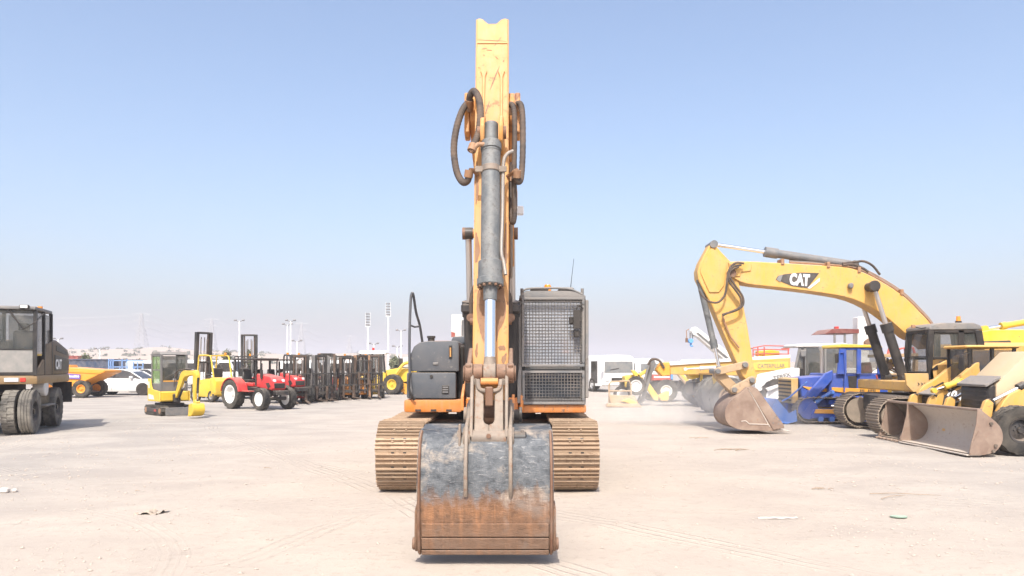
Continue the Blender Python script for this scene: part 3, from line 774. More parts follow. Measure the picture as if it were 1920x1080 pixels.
    B().cyl(at(1.73), at(1.62), .05, .062, n=20).cyl((XA-.055, p1.y, p1.z), (XA+.055, p1.y, p1.z), .088, n=24).build('rod_eye', 'link_steel', bc, .006)
    cl = B().cyl(at(3.51), at(3.45), .098, n=28)
    for s in (-1, 1): cl.obox(at(3.48)+V((s*.11, -.05, 0)), (.075, .02, .055))
    cl.build('pipe_clamp', 'link_steel', bc, .004)
    B().tube([at(3.72)+V((-.06, -.06, 0)), at(3.70)+V((-.12, -.06, .02)), W(882, 285, 6.98)], .022, 10).build('port_pipe', 'pipe_rusty', bc)
    B().tube(smooth([W(962, 283, 7.0), W(952, 288, 6.98), W(945, 300, 6.97), W(943, 330, 6.96), W(942, 400, 6.9), W(940, 470, 6.8), W(944, 490, 6.78), W(948, 515, 6.74)], 5), .017, 10).build('feed_pipe', 'pipe_steel', bc)
    # --- linkage
    A = V((XA, 6.60, 1.585)); Bp = V((XA, 6.36, 1.03)); Cp = V((XA, 6.86, 1.2))
    pa = B()
    for s in (-1, 1):
        pa.cyl((XA+s*.06, A.y, A.z), (XA+s*.145, A.y, A.z), .082, n=24)
        pa.cyl((XA+s*.147, A.y, A.z), (XA+s*.215, A.y, A.z), .088, n=24)
        pa.cyl((XA+s*.216, A.y, A.z), (XA+s*.232, A.y, A.z), .07, n=20)
    pa.cyl((XA-.06, A.y, A.z), (XA+.06, A.y, A.z), .05, n=16); lp = pa.build('link_pin', 'rust_pin', t, .006)
    for s in (-1, 1):
        x = XA+s*.185
        B().px([(6.52, 1.66), (6.68, 1.68), (7.02, 1.82), (7.06, 1.70), (6.98, 1.62), (6.66, 1.50), (6.54, 1.51)], x-.022, x+.022).build('idler_link', 'rust_pin', t, .008)
        B().cyl((XA+s*.12, A.y-.10, A.z-.075), (XA+s*.12, A.y+.02, A.z-.06), .026, n=12).build('grease_boss', 'link_steel', t)
    # slotted connecting link: front web as pieces round the slot, cheeks at the sides
    ly = lambda z: A.y-.07+(z-A.z)*(A.y-Bp.y)/(A.z-Bp.z)
    lk = B()
    def web(pts, dy=0): lk.ext([(XA+x, ly(z)+dy, z) for x, z in pts], (0, .03, 0))
    L1 = [(-.12, 1.50), (-.095, 1.50), (-.085, 1.435), (-.047, 1.40), (-.047, 1.19), (-.035, 1.16), (0, 1.147), (0, 1.06), (-.125, 1.06)]
    web(L1); web([(-x, z) for x, z in L1])
    for s in (-1, 1):
        lk.ext([(XA+s*.135, ly(z)+dy, z) for z, dy in ((1.64, .02), (1.64, .14), (1.05, .12), (1.05, -.02), (1.5, -.02))], (s*.03, 0, 0))
    link = lk.build('connecting_link', 'link_steel', t, .006)
    B().box(XA-.035, XA+.035, 6.42, 6.45, 1.30, 1.47).build('mud_plug', 'rust_pin', link, .01)
    u_pts = smooth([(XA-.10, 6.50, 1.53), (XA-.09, 6.47, 1.46), (XA-.05, 6.46, 1.435), (XA+.05, 6.46, 1.435), (XA+.09, 6.47, 1.46), (XA+.10, 6.50, 1.53)], 4)
    B().tube(u_pts, .02, 8).build('link_yoke', 'link_steel', link)
    B().cyl((XA-.075, 6.52, 1.51), (XA+.075, 6.52, 1.51), .035, n=16).build('link_bushing', 'case_orange', link)
    B().cyl((XA-.15, Bp.y, Bp.z), (XA+.15, Bp.y, Bp.z), .078, n=28).build('bucket_link_tube', 'link_steel', t, .006)
    B().cyl((XA, Bp.y-.088, Bp.z+.03), (XA, Bp.y, Bp.z+.03), .02, n=14).build('grease_plug', 'rust_pin', t)
    # pins
    for (yy, zz, xl, xr, r) in ((Cp.y, Cp.z, -.245, .29, .05), (Bp.y+.02, Bp.z+.01, -.27, .30, .042)):
        B().cyl((XA+xl, yy, zz), (XA+xr, yy, zz), r, n=20).build('bucket_pin', 'steel_black', t, .005)
        for xx, s in ((xl, -1), (xr, 1)):
            B().cyl((XA+xx, yy, zz), (XA+xx-s*.03, yy, zz), r*1.45, n=20).build('pin_cap', 'link_steel' if s < 0 else 'steel_black', t, .005)
    B().cyl((XA+.20, Bp.y+.01, Bp.z), (XA+.32, Bp.y+.01, Bp.z), .062, n=20).build('pin_sleeve', 'steel_black', t, .01)
    # --- bucket: floor sheet bent round, side plates, ears, edge
    XK = -.222; w2 = .545
    fl = [(6.27, .078), (6.235, .11), (6.205, .2), (6.185, .4), (6.185, .62), (6.20, .80), (6.25, .96), (6.33, 1.055), (6.45, 1.10), (6.6, 1.10)]
    fl = [(v.y, v.z) for v in smooth([(0, a, b) for a, b in fl], 3)]
    inn = []
    for i, (a, b) in enumerate(fl):
        p, q = fl[max(0, i-1)], fl[min(len(fl)-1, i+1)]
        tx, tz = q[0]-p[0], q[1]-p[1]; l = math.hypot(tx, tz); inn.append((a+tz/l*.022, b-tx/l*.022))
    bk = B(); n = len(fl)
    ring = [[V((XK+s*w2, a, b)) for a, b in fl+inn[::-1]] for s in (-1, 1)]
    bk.loft(ring)
    bucket = bk.build('bucket', 'bucket_steel', t)
    sidep = fl+[(6.82, 1.12), (6.92, 1.02), (6.85, .8), (6.72, .5), (6.55, .22), (6.36, .08)]
    for s in (-1, 1):
        x = XK+s*(w2+.012)
        B().px(sidep, x-.0115, x+.0115).build('bucket_side_plate', 'bucket_steel', bucket, .003)
        ex = [(a-.012, b) for a, b in fl[:-4]]
        rim = B().tube([(XK+s*(w2+.004), a, b) for a, b in ex], .013, 6); rim.build('weld_rim', 'rust_pin', bucket)
        B().px([(6.24, .10), (6.2, .2), (6.22, .45), (6.4, .5), (6.55, .3), (6.45, .08)], x+s*.012, x+s*.032).build('side_wear_plate', 'bucket_steel', bucket, .005)
        B().cyl((x+s*.03, 6.27, .16), (x+s*.055, 6.27, .16), .055, n=8).build('side_cutter_lug', 'rust_pin', bucket, .006)
    B().box(XK-w2-.01, XK+w2+.01, 6.80, 6.86, 1.06, 1.12).build('top_lip', 'bucket_steel', bucket, .01)
    B().px([(6.45, 1.078), (6.83, 1.10), (6.83, 1.12), (6.45, 1.102)], XK-w2, XK+w2).build('top_plate', 'bucket_steel', bucket)
    for za, zb, pr in ((.232, .345, .018), (.125, .222, .022), (.078, .118, .026)):
        fy2 = lambda z: 6.205+max(0, .2-z)*.22-max(0, z-.2)*.1
        B().px([(fy2(za)-pr, za), (fy2(zb)-pr, zb), (fy2(zb)+.012, zb), (fy2(za)+.012, za)], XK-w2+.015, XK+w2-.015).build('wear_strip', 'bucket_steel', bucket, .005)
    for xe in (-.383, -.012):
        ear = [(6.80, 1.34), (6.92, 1.34), (7.0, 1.2), (6.95, 1.06), (6.6, 1.095), (6.45, 1.09), (6.31, 1.02), (6.24, .92), (6.19, .78), (6.182, .60), (6.168, .56), (6.135, .62), (6.13, .78), (6.17, .93), (6.24, 1.06), (6.28, 1.14), (6.40, 1.17), (6.62, 1.22)]
        B().px(ear, xe-.016, xe+.016).build('bucket_ear', 'link_steel', bucket, .006)
        B().cyl((xe-.03, Bp.y, Bp.z), (xe+.03, Bp.y, Bp.z), .10, n=20).cyl((xe-.03, Cp.y, Cp.z), (xe+.03, Cp.y, Cp.z), .11, n=20).build('ear_boss', 'link_steel', bucket, .006)
    B().box(-.45, -.43, 6.26, 6.34, .95, 1.16).build('stop_plate', 'link_steel', bucket, .006)
    # --- hoses at the boom tip, with their pipe ends
    H = [([(882, 208, 7.5), (880, 193, 7.45), (868, 205, 7.38), (856, 240, 7.3), (851, 280, 7.25), (856, 320, 7.2), (867, 341, 7.15), (877, 338, 7.12), (880, 319, 7.1)], .034),
         ([(880, 200, 7.42), (881, 181, 7.35), (889, 171, 7.3), (898, 186, 7.2), (901, 215, 7.1), (897, 250, 7.05), (888, 272, 7.0), (884, 283, 6.98)], .034),
         ([(956, 215, 7.4), (957, 196, 7.35), (963, 203, 7.3), (965, 240, 7.25), (964, 330, 7.2), (965, 395, 7.2), (962, 417, 7.22), (958, 400, 7.3), (957, 330, 7.4)], .026),
         ([(967, 205, 7.45), (971, 195, 7.4), (977, 198, 7.35), (980, 225, 7.3), (980, 290, 7.2), (977, 333, 7.15), (972, 341, 7.1), (969, 336, 7.08), (970, 319, 7.05)], .030)]
    for pts, r in H:
        q = smooth([W(*p) for p in pts], 24); B().tube(q, [r*(1.0 if (i//2) % 2 else .945) for i in range(len(q))], 12).build('hose', 'hose', t, ang=60)
        for e in (0, -1): B().cyl(q[e], q[e]+(q[1]-q[0] if e == 0 else q[-2]-q[-1]).normalized()*.07, r*1.25, n=12).build('hose_ferrule', 'pipe_rusty', t)
    for pts in ([(880, 319, 7.1), (888, 320, 7.12), (897, 332, 7.2), (901, 345, 7.4)], [(970, 319, 7.05), (960, 325, 7.12), (949, 334, 7.2), (944, 350, 7.35), (944, 420, 7.6)]):
        B().tube(smooth([W(*p) for p in pts], 4), .02, 10).build('hose_pipe', 'pipe_rusty', t)
    B().box(.02, .13, 8.3, 8.4, 3.34, 3.43).build('boom_light', 'lens_clear', t, .008)
    B().tube([(XA+bw, 8.4, 3.8), (.05, 8.38, 3.6), (.05, 8.36, 3.43)], .012, 6).build('light_bracket', 'boom_orange', t)
    wp = B().pix([(846, 590), (868, 590), (868, 632), (846, 632)], 13.35, .04).build('rear_warning_panel', 'pale_panel', t, .006)
    B().pix([(846, 622), (853, 624), (853, 632), (846, 632)], 13.34, .02).build('warning_stripe', 'container_red', wp)
    B().pix([(854, 612), (860, 606), (866, 612), (866, 640), (854, 640)], 13.2, .1).build('exhaust_elbow', 'pale_panel', t, .02)
    return t
main_excavator()
# ------------------------------------------------------------------ right side: yellow excavator in profile
YEL = (.64, .36, .075)
paint('cat_yellow', YEL, .45, dust=.28, wear=.4, scale=1.3, wearcol=(.25, .12, .05), streak=.28)
paint('cat_yellow_dirty', (.56, .36, .13), .55, dust=.5, wear=.35, streak=.2)
paint('bright_yellow', (.70, .46, .03), .5, dust=.22, wear=.2)
paint('dusty_hood', (.52, .40, .24), .6, dust=.55)
paint('bucket_brown', (.22, .15, .115), .6, metal=.1, dust=.45, wear=.4, wearcol=(.22, .10, .05), scale=1.3, bump=.3)
paint('bucket_worn', (.52, .47, .42), .6, metal=.0, dust=.4, wear=.4, wearcol=(.17, .08, .05), scale=1.6, bump=.35, streak=.3)
paint('bucket_dark', (.07, .055, .045), .6, metal=.2, dust=.35, wear=.5, wearcol=(.16, .08, .04), bump=.3)
paint('blue_paint', (.015, .075, .40), .45, dust=.18, wear=.1, wearcol=(.2, .2, .2))
paint('blue_light', (.05, .19, .62), .45, dust=.2)
paint('stripe_orange', (.72, .33, .03), .5, dust=.2)
paint('decal_black', (.03, .03, .032), .5, dust=.2, up=0)
paint('decal_white', (.8, .8, .8), .5, dust=.05, up=0)
paint('decal_grey', (.2, .2, .2), .5, dust=.2, up=0)
FLAT = (PI/2, 0, 0)
def pix_obj(name, pts, d, th, mat, parent, bevel=.008, **kw):
    return B().pix(pts, d, th).build(name, mat, parent, bevel, **kw)
def arcpts(cx, cy, r, a0, a1, n=8):
    return [(cx+r*math.cos(math.radians(a0+(a1-a0)*i/n)), cy-r*math.sin(math.radians(a0+(a1-a0)*i/n))) for i in range(n+1)]
def sm2(pts, n=4): return [(v.x, v.y) for v in smooth([(a, b, 0) for a, b in pts], n)]

def profile_excavator():
    t = thing('crawler_excavator', 'yellow crawler excavator in profile with arched boom and bucket resting on the ground', 'excavator', (10.4, 18.65, 0), world=True)
    sm = shoe(.6, .2, 'shoe_far', 3, .03, holes=False)
    for y, u0 in ((17.3, 8.34), (20.0, 8.75)):
        crawler(t, [(u0+.44, .48, .44), (u0+4.0, .48, .44), (u0+1.0, .25, .24), (u0+3.5, .25, .24)], lambda u, z: V((u, y, z)), (0, 1, 0), .6, .2, 'shoe_far', sm, sag=.03)
        B().py([(u0+.35, .2), (u0+4.1, .2), (u0+4.1, .72), (u0+1.2, .74), (u0+.5, .66)], y-.2, y+.2).build('track_frame', 'cat_yellow_dirty', t, .03)
        B().cyl((u0+.44, y-.22, .48), (u0+.44, y+.22, .48), .33, n=28).build('idler_wheel', 'shoe_far', t)
        for k in range(7): B().cyl((u0+.95+k*.38, y-.24, .17), (u0+.95+k*.38, y+.24, .17), .10, n=14).build('track_roller', 'steel_black', t)
    B().box(9.2, 12.0, 17.7, 19.6, .5, .95).build('car_body', 'steel_black', t, .05)
    B().cyl((10.7, 18.65, .9), (10.7, 18.65, 1.06), .7, n=32).build('swing_ring', 'steel_black', t)
    # upper structure
    B().box(9.25, 13.2, 17.32, 20.0, 1.05, 1.30).build('deck_frame', 'cat_yellow', t, .03)
    pix_obj('deck_front_panel', [(1697, 700), (1742, 700), (1742, 735), (1712, 735), (1700, 722)], 17.31, .05, 'cat_yellow_dirty', t)
    for k in range(4): pix_obj('chevron_mark', [(1721+k*6, 717), (1725+k*6, 720), (1721+k*6, 723), (1723+k*6, 720)], 17.295, .012, 'decal_black', t, 0)
    pix_obj('side_panel', [(1743, 699), (1745, 690), (1775, 675), (1812, 657), (1870, 655), (1870, 738), (1743, 738)], 17.3, .12, 'cat_yellow', t, .02)
    pix_obj('vent_opening', [(1749, 691), (1758, 684), (1759, 693), (1749, 694)], 17.285, .02, 'steel_black', t, 0)
    pix_obj('panel_hatch', [(1806, 668), (1811, 667), (1811, 686), (1806, 686)], 17.285, .02, 'cat_yellow_dirty', t, .004)
    B().box(11.0, 13.9, 17.5, 19.9, 1.3, 2.2).build('engine_house', 'cat_yellow', t, .08)
    B().px([(17.4, 1.1), (19.9, 1.1), (19.9, 2.2), (17.4, 2.2)], 13.2, 13.95).build('counterweight', 'cat_yellow', t, .15, seg=3)
    # cab
    d0 = 17.3
    Y0, Y1 = 17.3, 18.32
    def zx(px, py): p = W(px, py, d0); return (p.x, p.z)
    roofp = [zx(1742, 613), zx(1752, 607), zx(1765, 605), zx(1825, 605), zx(1838, 610), zx(1842, 618), zx(1742, 619)]
    cab = B().py(roofp, Y0-.02, Y1+.02).build('cab_roof', 'guard_grey', t, .02)
    def post(pts, y, name='cab_post', w=.07):
        P = [zx(*p) for p in pts]
        B().ext([(x, y, z) for x, z in P], (0, w, 0)).build(name, 'plastic_black', cab, .008)
    for y in (Y0, Y1-.07):
        post([(1742, 619), (1752, 619), (1749, 690), (1752, 712), (1742, 712), (1738, 660)], y)
        post([(1797, 619), (1808, 619), (1808, 668), (1797, 674)], y)
        post([(1828, 619), (1842, 619), (1848, 655), (1834, 655)], y)
        post([(1750, 669), (1797, 669), (1797, 674), (1750, 674)], y)
        post([(1752, 619), (1828, 619), (1828, 624), (1752, 624)], y, 'cab_rail')
    post([(1742, 704), (1752, 700), (1775, 680), (1812, 662), (1812, 712), (1742, 712)], Y0+.03, 'cab_lower_panel', .05)
    B().box(9.66, 9.72, Y0+.07, Y1-.07, 1.40, 1.52).build('cab_cross_rail', 'plastic_black', cab, .01); B().box(9.65, 9.71, Y0+.07, Y1-.07, 2.42, 2.5).build('cab_cross_rail', 'plastic_black', cab, .01)
    B().box(9.675, 9.685, Y0+.07, Y1-.07, 1.52, 2.42).build('windscreen', 'glass_clear', cab)
    B().box(9.665, 9.67, Y0+.07, Y1-.07, 1.86, 1.88).build('windscreen_seam', 'plastic_black', cab)
    pix_obj('side_window', [(1752, 624), (1797, 624), (1797, 669), (1750, 669)], d0+.03, .008, 'glass_clear', cab, 0)
    pix_obj('quarter_window', [(1808, 624), (1829, 624), (1833, 655), (1808, 660)], d0+.03, .008, 'glass_clear', cab, 0)
    pix_obj('door_lower_window', [(1756, 695), (1762, 677), (1795, 676), (1795, 672), (1812, 662), (1778, 683)], d0+.025, .008, 'glass_clear', cab, 0)
    B().box(10.35, 10.8, 17.6, 18.05, 1.45, 1.6).box(10.72, 10.86, 17.62, 18.03, 1.55, 2.2).box(10.75, 10.85, 17.72, 17.93, 2.2, 2.4).build('operator_seat', 'plastic_black', cab, .04)
    pix_obj('rear_cab_shell', [(1834, 622), (1842, 622), (1852, 690), (1842, 690)], d0+.02, 1.0, 'guard_grey', cab)
    B().cyl(W(1797, 606, 17.8), W(1797, 602, 17.8), .07, n=14).build('beacon_base', 'plastic_black', cab)
    B().cyl(W(1797, 603, 17.8), W(1797, 593, 17.8), .055, .045, n=14).build('beacon', 'lens_amber', cab)
    pix_obj('mirror', [(1710, 609), (1717, 609), (1717, 615), (1710, 615)], 17.6, .05, 'pipe_rusty', t)
    B().tube([W(1716, 613, 17.62), W(1728, 616, 17.5), W(1744, 612, 17.4)], .012, 6).build('mirror_arm', 'plastic_black', t)
    B().tube([W(1746, 640, 17.22), W(1741, 660, 17.2), W(1742, 668, 17.22)], .02, 8).build('grab_rail', 'plastic_black', t)
    # boom
    top = sm2([(1366, 491), (1400, 490), (1480, 494), (1560, 499), (1600, 504), (1640, 521), (1690, 552), (1722, 582), (1748, 612), (1756, 640)], 3)
    bot = sm2([(1742, 655), (1722, 640), (1705, 632), (1688, 617), (1650, 586), (1600, 561), (1540, 549), (1460, 539), (1400, 532), (1372, 520)], 3)
    db = 18.4
    B().pix(top+bot, db, .5).build('boom', 'cat_yellow', t, .015)
    B().pix([(1369, 494), (1400, 492), (1410, 495), (1408, 508), (1390, 510), (1388, 518), (1376, 518)], db-.03, .04).build('boom_nose_plate', 'cat_yellow', t, .01)
    # lettering panel
    ld = db-.012
    pl = pix_obj('decal_panel', [(1455, 524), (1459, 517), (1472, 514), (1502, 511), (1536, 512), (1514, 540), (1485, 536)], ld, .014, 'decal_black', t, 0)
    pix_obj('decal_shade', [(1456, 524), (1460, 517), (1468, 515), (1463, 529)], ld-.004, .008, 'decal_grey', pl, 0)
    pix_obj('decal_stripe', [(1537, 521), (1537, 527), (1519, 541), (1514, 540)], ld-.004, .008, 'decal_white', pl, 0)
    lettering('CAT', .37, 'decal_white', pl, W(1499, 525.5, ld-.006), (PI/2, math.radians(4), 0), .020, .003, sx=.66)
    pix_obj('triangle_mark', [(1498, 533), (1503, 533), (1500.5, 527)], ld-.012, .006, 'decal_black', pl, 0)
    # hoses and pipes along the boom top
    for k in range(3):
        pts = [W(a, b-2-2.0*k, db+.1+.09*k) for a, b in top[6:-2]]
        B().tube(pts, .022, 6).build('boom_pipe', 'pipe_rusty' if k != 1 else 'pipe_steel', t)
    for px, py in ((1468, 491), (1554, 497), (1612, 506), (1692, 548)): pix_obj('pipe_clamp', [(px-3, py-6), (px+3, py-6), (px+3, py+5), (px-3, py+5)], db-.03, .3, 'pipe_rusty', t, .01)
    B().tube(smooth([W(1580, 494, 18.5), W(1605, 491, 18.5), W(1620, 490, 18.5), (W(1636, 498, 18.5)), W(1650, 515, 18.5)], 4), .03, 8).build('hose', 'hose', t)
    B().tube(smooth([W(1580, 497, 18.4), W(1600, 496, 18.4), W(1618, 503, 18.4), (W(1628, 510, 18.4))], 4), .03, 8).build('hose', 'hose', t)
    pix_obj('work_light', [(1592, 533), (1598, 529), (1602, 533), (1600, 541), (1593, 540)], db-.12, .11, 'steel_grey', t, .02)
    # boom cylinders, near and far
    for y, dx in ((18.22, 0), (19.05, 0)):
        p1 = W(1638, 540, 18.25); p1.y = y
        p0 = V((9.55, y, 1.35))
        hyd(t, p0, p1, .60, .115, .055, 'steel_black', 'rod_steel', 'boom_cylinder', .2)
    pc = W(1636, 537, 18.2)
    B().cyl((pc.x, 18.12, pc.z), (pc.x, 19.2, pc.z), .11, n=24).cyl((pc.x, 18.06, pc.z), (pc.x, 18.14, pc.z), .135, n=24).build('boom_cylinder_pin', 'steel_black', t, .01)
    # arm
    ar = [(1333, 455), (1341, 459), (1352, 472), (1370, 491), (1380, 512), (1385, 528), (1391, 556), (1402, 615), (1414, 690), (1420, 706), (1414, 718), (1402, 716), (1392, 704), (1376, 668), (1356, 622), (1336, 574), (1320, 545), (1309, 522), (1308, 508), (1313, 492)]
    B().pix(ar, 18.45, .4).build('arm', 'cat_yellow', t, .015)
    B().pix([(1330, 470), (1335, 464), (1345, 473), (1358, 488), (1363, 498), (1358, 535), (1348, 548), (1330, 548), (1322, 530), (1314, 512), (1313, 503)], 18.42, .04).build('arm_gusset_plate', 'cat_yellow', t, .008)
    B().cyl(W(1338, 458, 18.4), W(1338, 458, 18.4)+V((0, .5, 0)), .085, n=20).build('arm_cylinder_pin', 'steel_grey', t)
    B().cyl(W(1373, 512, 18.3), W(1373, 512, 18.3)+V((0, .7, 0)), .10, n=20).build('arm_pin', 'rust_pin', t)
    hyd(t, W(1600, 503, 18.65)+V((0, 0, .08)), W(1338, 458, 18.65), .63, .105, .05, 'steel_grey', 'chrome', 'arm_cylinder', .3)
    # bucket cylinder down the front of the arm
    hyd(t, W(1311, 525, 18.6), W(1349, 692, 18.6), .76, .075, .045, 'cyl_grey', 'chrome', 'bucket_cylinder', .2)
    # linkage
    def bar(a, b, w, y, th, name, mat):
        a, b = V((a[0], a[1], 0)), V((b[0], b[1], 0)); u = (b-a).normalized(); n = V((-u.y, u.x, 0))*w
        P = []
        for i in range(7): q = math.radians(90+180*i/6); P.append(a+(u*math.cos(q)+V((-u.y, u.x, 0))*math.sin(q))*w)
        for i in range(7): q = math.radians(-90+180*i/6); P.append(b+(u*math.cos(q)+V((-u.y, u.x, 0))*math.sin(q))*w)
        return B().pix([(p.x, p.y) for p in P], y, th).build(name, mat, t, .01)
    paint('link_dusty', (.40, .27, .15), .6, dust=.55, wear=.4)
    bar((1347, 696), (1398, 684), 7, 18.38, .06, 'idler_link', 'link_dusty'); bar((1347, 696), (1398, 684), 7, 18.88, .06, 'idler_link', 'link_dusty')
    bar((1350, 702), (1380, 732), 9, 18.5, .3, 'connecting_link', 'link_dusty')
    bar((1378, 731), (1411, 713), 8, 18.36, .05, 'bucket_ear', 'link_dusty'); bar((1378, 731), (1411, 713), 8, 18.9, .05, 'bucket_ear', 'link_dusty')
    for p in ((1347, 696), (1398, 684), (1378, 731), (1411, 713)):
        q = W(p[0], p[1], 18.3); B().cyl(q, q+V((0, .66, 0)), .065, n=16).build('link_pin', 'steel_grey', t, .008)
    # bucket: bent sheet, side plates, lip
    bd, bt = 18.15, 1.05
    back = sm2([(1402, 726), (1388, 738), (1372, 750), (1361, 766), (1360, 784), (1368, 797), (1385, 805), (1412, 807), (1450, 808)], 3)
    R0 = [W(a, b, bd) for a, b in back]; cx, cz = W(1412, 770, bd).x, W(1412, 770, bd).z
    R1 = [p+(V((cx, p.y, cz))-p).normalized()*.03 for p in R0]
    vv = B().loft([[p for p in R0+R1[::-1]], [p+V((0, bt, 0)) for p in R0+R1[::-1]]])
    bk = vv.build('bucket', 'bucket_brown', t)
    sp = back+[(1471, 802), (1468, 794), (1440, 757), (1420, 729), (1410, 724)]
    for y in (bd-.02, bd+bt): B().pix(sp, y, .02).build('bucket_side_plate', 'bucket_brown', bk, .004)
    B().pix([(1402, 727), (1412, 725), (1421, 730), (1469, 796), (1470, 802), (1450, 806), (1442, 792)], bd-.04, .018).build('side_cutter', 'bucket_brown', bk, .004)
    for px, py in ((1452, 784), (1456, 780), (1450, 793), (1460, 795), (1461, 788)):
        q = W(px, py, bd-.05); B().cyl(q, q+V((0, .02, 0)), .018, n=8).build('bolt_head', 'steel_grey', bk)
    for a, b in zip(((1404, 730), (1390, 790), (1398, 789), (1405, 795)), ((1443, 800), (1398, 789), (1405, 795), (1442, 796))):
        B().tube([W(*a, bd-.025), W(*b, bd-.025)], .012, 6).build('weld_seam', 'bucket_worn', bk)
    for k in range(5):
        y = bd+.03+k*.235
        B().ext([W(1445, 803, bd)+V((0, k*.235+.02, 0)), W(1474, 806, bd)+V((0, k*.235+.02, 0)), W(1488, 809, bd)+V((0, k*.235+.02, 0)), W(1446, 809, bd)+V((0, k*.235+.02, 0))], (0, .1, 0)).build('bucket_tooth', 'bucket_worn', bk, .01)
    # hoses at the elbow
    for pts in ([(1395, 494), (1380, 493), (1369, 502), (1364, 520), (1360, 550), (1348, 566), (1332, 566), (1318, 556), (1311, 545)], [(1390, 497), (1374, 500), (1367, 515), (1378, 535), (1392, 555), (1393, 572), (1380, 582), (1362, 588), (1355, 592)], [(1385, 500), (1370, 508), (1366, 525), (1380, 545), (1389, 560), (1388, 575), (1372, 584), (1354, 590)]):
        B().tube(smooth([W(a, b, 18.25) for a, b in pts], 4), .026, 8).build('hose', 'hose', t)
    B().tube([W(1355, 592, 18.38), W(1358, 604, 18.38), W(1370, 632, 18.38), W(1386, 652, 18.38)], .025, 8).build('arm_pipe', 'pipe_rusty', t)
    return t
profile_excavator()

# ------------------------------------------------------------------ blue crawler loader
def blue_loader():
    d = 21.2
    t = thing('crawler_loader', 'blue crawler loader with yellow stripe and yellow cab roof behind the excavator tracks', 'loader', (W(1560, 790, d).x, d+.8, 0), world=True)
    sm = shoe(.42, .17, 'shoe_far', 1, .035, holes=False)
    for y in (d+.2, d+1.6):
        a, b = W(1494, 780, d).x, W(1640, 780, d).x
        crawler(t, [(a+.36, .40, .35), (b, .40, .35)], lambda u, z: V((u, y, z)), (0, 1, 0), .42, .17, 'shoe_far', sm)
        B().py([(a+.4, .16), (b, .16), (b, .42), (a+.5, .42)], y-.16, y+.12).build('track_frame', 'blue_paint', t, .02)
        B().py([(a+.5, .30), (b-.1, .27), (b-.1, .40), (a+.55, .42)], y-.19, y-.155).build('frame_stripe', 'stripe_orange', t, .01)
        B().cyl((a+.36, y-.14, .40), (a+.36, y+.14, .40), .27, n=24).build('idler_wheel', 'blue_paint', t)
        for k in range(5): B().cyl((a+.7+k*.32, y-.17, .13), (a+.7+k*.32, y+.17, .13), .08, n=12).build('track_roller', 'blue_light', t)
    # body
    pix_obj('engine_body', [(1498, 708), (1560, 703), (1560, 762), (1505, 762)], d+.35, 1.0, 'blue_paint', t, .03)
    g = pix_obj('radiator_grille', [(1484, 710), (1497, 708), (1497, 756), (1485, 757)], d+.3, 1.1, 'cat_yellow_dirty', t, .02)
    for k in range(6): pix_obj('grille_slat', [(1482.5, 714+k*7), (1484, 714+k*7), (1484, 717+k*7), (1482.5, 717+k*7)], d+.35, 1.0, 'steel_black', g, 0)
    pix_obj('rear_body', [(1556, 700), (1662, 700), (1668, 755), (1556, 760)], d+.12, 1.5, 'blue_paint', t, .04)
    pix_obj('body_stripe', [(1560, 726), (1600, 728), (1650, 728), (1650, 736), (1588, 737), (1560, 733)], d+.09, .04, 'stripe_orange', t, .004)
    for px in (1613, 1616, 1619, 1628, 1631, 1634, 1637, 1640): pix_obj('stripe_mark', [(px, 730), (px+1.6, 730), (px+1.6, 734), (px, 734)], d+.08, .012, 'decal_black', t, 0)
    B().tube([W(1541, 700, d+.5), W(1541, 658, d+.5), W(1537, 651, d+.5)], .05, 12).build('exhaust_pipe', 'rod_steel', t)
    pix_obj('stripe_front', [(1503, 724), (1512, 725), (1556, 729), (1556, 735), (1520, 733)], d+.32, .04, 'stripe_orange', t, .004)
    cab = pix_obj('cab_roof', [(1572, 649), (1578, 645), (1652, 647), (1656, 652), (1572, 652)], d-.02, 1.3, 'bright_yellow', t, .02)
    for y in (d+.02, d+1.15):
        for P in ([(1575, 652), (1587, 652), (1588, 702), (1570, 702)], [(1607, 652), (1615, 652), (1615, 702), (1607, 702)], [(1647, 652), (1655, 652), (1659, 702), (1646, 702)], [(1587, 652), (1607, 652), (1607, 656), (1587, 656)], [(1615, 652), (1647, 652), (1647, 656), (1615, 656)]):
            B().pix(P, y, .07).build('cab_post', 'blue_paint', cab, .012)
    pix_obj('side_window', [(1587, 656), (1607, 656), (1607, 700), (1588, 700)], d+.05, .008, 'glass_clear', cab, 0)
    pix_obj('side_window', [(1615, 656), (1647, 656), (1647, 690), (1632, 700), (1615, 700)], d+.05, .008, 'glass_clear', cab, 0)
    pix_obj('operator_seat', [(1618, 700), (1622, 684), (1634, 678), (1638, 700)], d+.35, .5, 'seat_red', cab, .04)
    pix_obj('step_recess', [(1590, 705), (1607, 705), (1606, 735), (1593, 735)], d+.1, .03, 'steel_black', t, .004)
    B().tube([W(1583, 735, d), W(1585, 700, d), W(1583, 660, d-.02), W(1576, 662, d)], .018, 8).build('grab_rail', 'blue_paint', t)
    pix_obj('side_mirror', [(1566, 664), (1573, 662), (1573, 680), (1567, 681)], d-.05, .04, 'plastic_black', t, .01)
    B().tube([W(1643, 703, d), W(1646, 715, d), W(1647, 720, d)], .025, 8).build('tail_lamp_rail', 'seat_red', t)
    # lift arms, cylinders, bucket
    for y in (d+.05, d+1.45):
        B().pix([(1498, 760), (1506, 748), (1548, 700), (1562, 694), (1562, 712), (1520, 757), (1506, 775), (1494, 775)], y, .12).build('lift_arm', 'blue_paint', t, .02)
        hyd(t, W(1560, 735, y+.06), W(1500, 772, y+.06), .5, .055, .03, 'blue_light', 'chrome', 'lift_cylinder', .1)
        hyd(t, W(1560, 705, y+.2), W(1517, 735, y+.2), .5, .05, .028, 'blue_paint', 'chrome', 'tilt_cylinder', .1)
